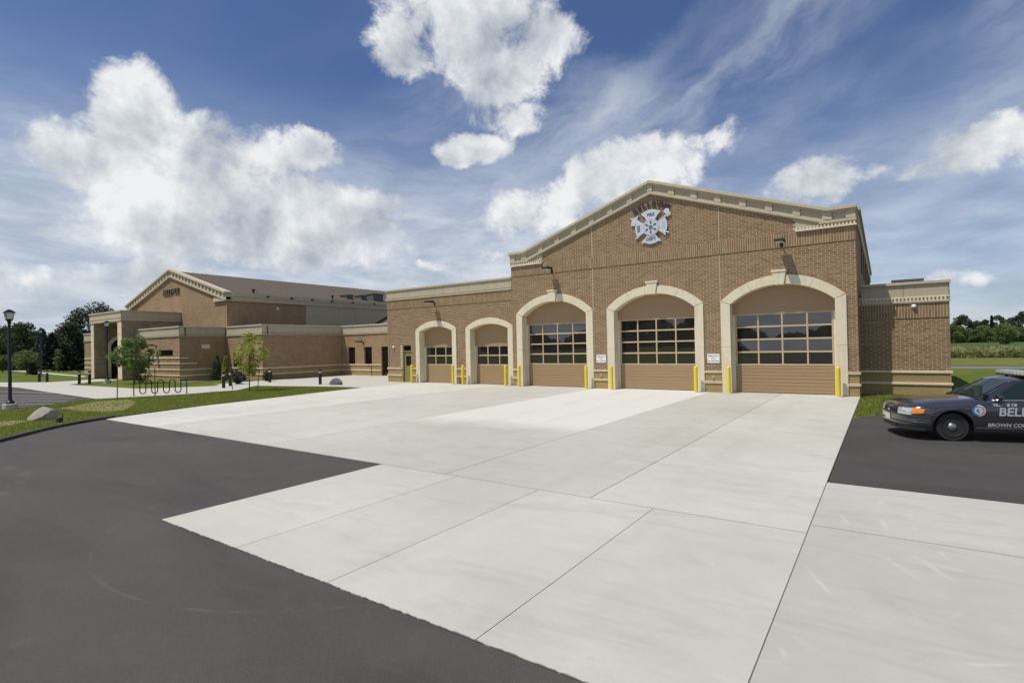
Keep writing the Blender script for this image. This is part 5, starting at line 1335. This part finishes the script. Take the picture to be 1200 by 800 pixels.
conifer('spruce_tree', (-119.3, 29.0, 0), 6.9, 4.6, 'blue-grey spruce behind the distant lantern post', 'needle_blue', 3200, 81, 'spruces beyond the left lawn', ls=.34)
conifer('spruce_tree', (-110.3, 28.0, 0), 5.8, 5.0, 'dark spruce right of the distant lantern post', 'needle_dark', 2600, 82, 'spruces beyond the left lawn', ls=.3)
conifer('spruce_tree', (-104.4, 29.6, 0), 5.0, 4.6, 'broad dark spruce just left of the stone porch', 'needle_dark', 2800, 83, 'spruces beyond the left lawn', ls=.3)
conifer('spruce_tree', (-103.6, 27.7, 0), 3.7, 3.2, 'short dark spruce behind the small pale tree', 'needle_dark', 2200, 84, 'spruces beyond the left lawn', ls=.26)
conifer('spruce_tree', (-89.1, 20.7, 0), 1.5, 1.4, 'tiny dark spruce in front of the pale round tree', 'needle_dark', 1200, 85, 'spruces beyond the left lawn', ls=.14)
tree('ornamental_tree', (-103, 23.3, 0), 2.9, 3.7, 'pale yellow-green round tree on the left lawn', 'tree', 'leaf_pale', 3500, .16, 91, .25, 14, tr=.07)
tree('ornamental_tree', (-108.6, 21.8, 0), 2.4, 2.8, 'pale round tree partly behind the near lantern post', 'tree', 'leaf_pale', 1300, .2, 92, .22, 12, tr=.06)
tree('ornamental_tree', (-97.9, 25.6, 0), 3.2, 1.7, 'slim pale young tree in front of the dark spruces', 'tree', 'leaf_pale', 1100, .18, 93, .25, 10, tr=.05)
for i, (x, y, lab) in enumerate(((-124, 25.2, 'low dark hedge under the left trees'), (-119, 32.5, 'low dark hedge under the spruces near the porch'))):
    rs = np.random.RandomState(95 + i); n = 2600; h = thing('hedge', lab, 'hedge', (x, y, 0))
    C = np.stack([rs.uniform(-9, 9, n), rs.uniform(-1.2, 1.2, n) + 0, rs.uniform(0, 1, n) ** .8 * (1.6 + .5 * np.sin(np.arange(n)))], 1); C[:, 1] += C[:, 0] * .28
    V, Fq = quads(C, np.array([0, 0, .4]), .35 * rs.uniform(.6, 1.3, n), rs); arr_mesh('foliage', V, Fq, 'needle_dark', h)
RT = [('dark', 29.0, 312.8, 11.9, 10.5), ('dark', 36.9, 342.7, 9.5, 9), ('dark', 41.4, 351.9, 10.4, 9), ('thin', 42.0, 334.1, 12.3, 3.4), ('mid', 45.9, 342.9, 12.2, 8), ('dark', 51.2, 352.7, 10.9, 9), ('dark', 53.5, 342.1, 13.3, 10), ('dark', 60.8, 347.1, 13.3, 12), ('dark', 69, 352.9, 11.5, 12)]
RL = ['nearest the brick east wing', 'second from the east wing', 'in the low dip of the far treeline', 'slim and pointed in the far treeline', 'pale and rounded beside the slim pointed one', 'right of the rounded pale one', 'at the right picture edge', 'just outside the right picture edge', 'farthest beyond the right picture edge']
for i, (k, x, y, H, wd) in enumerate(RT):
    lab = 'far green tree across the field, ' + RL[i]
    if k == 'thin': conifer('far_conifer', (x, y, 0), H, wd, lab, 'needle_dark', 1500, 101, 'tall trees across the field', cat='tree', ls=.5)
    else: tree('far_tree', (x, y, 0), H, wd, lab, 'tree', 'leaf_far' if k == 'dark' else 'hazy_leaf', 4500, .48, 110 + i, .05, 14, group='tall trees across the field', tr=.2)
BU = [(22.9, 278.1, 7.3, 5.8), (26.5, 291.5, 6.7, 7), (30.3, 305.2, 6.1, 6.6), (31.5, 292.6, 5.1, 7.2), (35.5, 306.4, 7.0, 7), (36.4, 293.6, 6.0, 6.3), (40.6, 307.5, 5.4, 7.2), (41.2, 294.5, 6.9, 6.4), (45.6, 308.6, 6.3, 7.4), (46.0, 295.4, 5.4, 6.6), (50.5, 309.5, 4.7, 6.4), (55.3, 323.9, 6.6, 7.4), (55.4, 310.5, 5.6, 6.7), (60.3, 324.9, 5.0, 7.8), (60.1, 311.3, 6.5, 7), (65.3, 325.9, 5.9, 6.5)]
prot = [tree('field_edge_tree', (BU[i][0], BU[i][1], 0), 6.3, 6.8, 'x', 'tree', m, 4500, .34, 130 + i, .0, 18, group='bushy trees along the field edge', tr=.12) for i, m in enumerate(('leaf_mid', 'leaf_young', 'leaf_mid'))]
for i, (x, y, H, wd) in enumerate(BU):
    if i < 3: o = prot[i]
    else: o = copy_tree(prot[i % 3], (x, y, 0))
    o.location = (x, y, 0); o.scale = (wd / 6.8, wd / 6.8, H / 6.3); o.rotation_euler.z = i * 1.3
    o['label'] = 'bushy green tree along the far field edge, ' + ('first', 'second', 'third', 'fourth', 'fifth', 'sixth', 'seventh', 'eighth', 'ninth', 'tenth', 'eleventh', 'twelfth', 'thirteenth', 'fourteenth', 'fifteenth', 'last')[i] + ' to the right of the brick wing'
tree('lone_tree', (18.3, 132.2, 0), 4.5, 4.2, 'light green lone young tree standing at the near edge of the field', 'tree', 'leaf_young', 1500, .26, 150, .28, 14, tr=.07)
# field and rough growth: nobody could count it
sheet('field', [(2, 84), (400, 60), (600, 300), (10, 300)], .0, 'crop')
rs = np.random.RandomState(5)
n = 26000; y = 83 + rs.uniform(0, 1, n) ** 1.5 * 30; x = 4 + (y - 83) * .17 + rs.uniform(0, 1, n) * (26 + (y - 83) * .25)
C = np.stack([x, y, rs.uniform(.05, .85, n) * (1 + .3 * np.sin(x * .9) * np.sin(y * .3))], 1)
V, Fq = quads(C, np.array([0, 0, .2]), .17 * rs.uniform(.5, 1.5, n), rs, 2.4); tag(arr_mesh('weeds', V, Fq, 'weed'), kind='stuff')
# woods behind the camera, which the door panes mirror
n = 24000; an = rs.uniform(R(100), R(268), n); hh = rs.uniform(0, 1, n)
rad = 125 + rs.uniform(-7, 7, n); top = 7.5 + 3.2 * np.sin(an * 9.1) + 2.0 * np.sin(an * 23.7 + 1) + 1.2 * np.sin(an * 61)
C = np.stack([rad * np.sin(an), rad * np.cos(an), hh * top], 1)
V, Fq = quads(C, np.array([0, 0, .3]), 1.5 * rs.uniform(.6, 1.3, n), rs); tag(arr_mesh('woods', V, Fq, 'leaf_far'), kind='stuff')
# grass blades where the lawn is close enough to show an edge
def inpoly(px, py, poly):
    r_ = np.zeros(len(px), bool); j = len(poly) - 1
    for i in range(len(poly)):
        xi, yi = poly[i]; xj, yj = poly[j]
        c = ((yi > py) != (yj > py)) & (px < (xj - xi) * (py - yi) / (yj - yi + 1e-9) + xi); r_ ^= c; j = i
    return r_
lawn1 = [(-20.6, 4.0), (-22.5, 5.75), (-23.6, 6.8), (-24.3, 8.05), (-24.8, 9.4), (-25.2, 10.9), (-25.6, 12.1), (-25.9, 14.5), (-26.5, 17.8), (-27.1, 22.0), (-29.3, 21.9), (-36.0, 20.2), (-33.3, 17.5), (-33.6, 16.2), (-33.3, 14.6), (-34.5, 12.3), (-35.2, 10.7), (-34.2, 9.2), (-32.9, 7.2), (-32.2, 5.5), (-33, 2.5), (-26, .5), (-19, 2)]
lawn2 = [(-.80, 20.1), (-.2, 20.75), (1.4, 21.1), (6, 22.0), (12, 22.4), (12, 29), (2.4, 28.4), (-.8, 28.4), (-.8, 26.9)]
def blades(poly, dens, hmin, hmax, seed):
    rs = np.random.RandomState(seed); P = np.array(poly); a, c = P.min(0), P.max(0); n = int(dens * (c - a).prod())
    q = rs.uniform(a, c, (n, 2)); q = q[inpoly(q[:, 0], q[:, 1], poly)]
    thin = inpoly(q[:, 0], q[:, 1], BARE) | inpoly(q[:, 0], q[:, 1], BARE2)
    q = q[~(thin & (rs.uniform(0, 1, len(q)) < .72))]; n = len(q)
    an = rs.uniform(0, 2 * math.pi, n); wd = rs.uniform(.012, .022, n); h = rs.uniform(hmin, hmax, n); le = rs.normal(size=(n, 2)) * .03
    z = np.full(n, -.03)
    A = np.stack([q[:, 0] - wd * np.cos(an), q[:, 1] - wd * np.sin(an), z], 1); B = np.stack([q[:, 0] + wd * np.cos(an), q[:, 1] + wd * np.sin(an), z], 1); Cc = np.stack([q[:, 0] + le[:, 0], q[:, 1] + le[:, 1], z + h], 1)
    return np.stack([A, B, Cc], 1).reshape(-1, 3)
V = np.concatenate([blades(lawn1, 420, .035, .08, 1), blades(lawn2, 700, .035, .09, 2)])
tag(arr_mesh('grass', V, np.arange(len(V)).reshape(-1, 3), 'blade'), kind='stuff')
print('objects', len(bpy.data.objects))
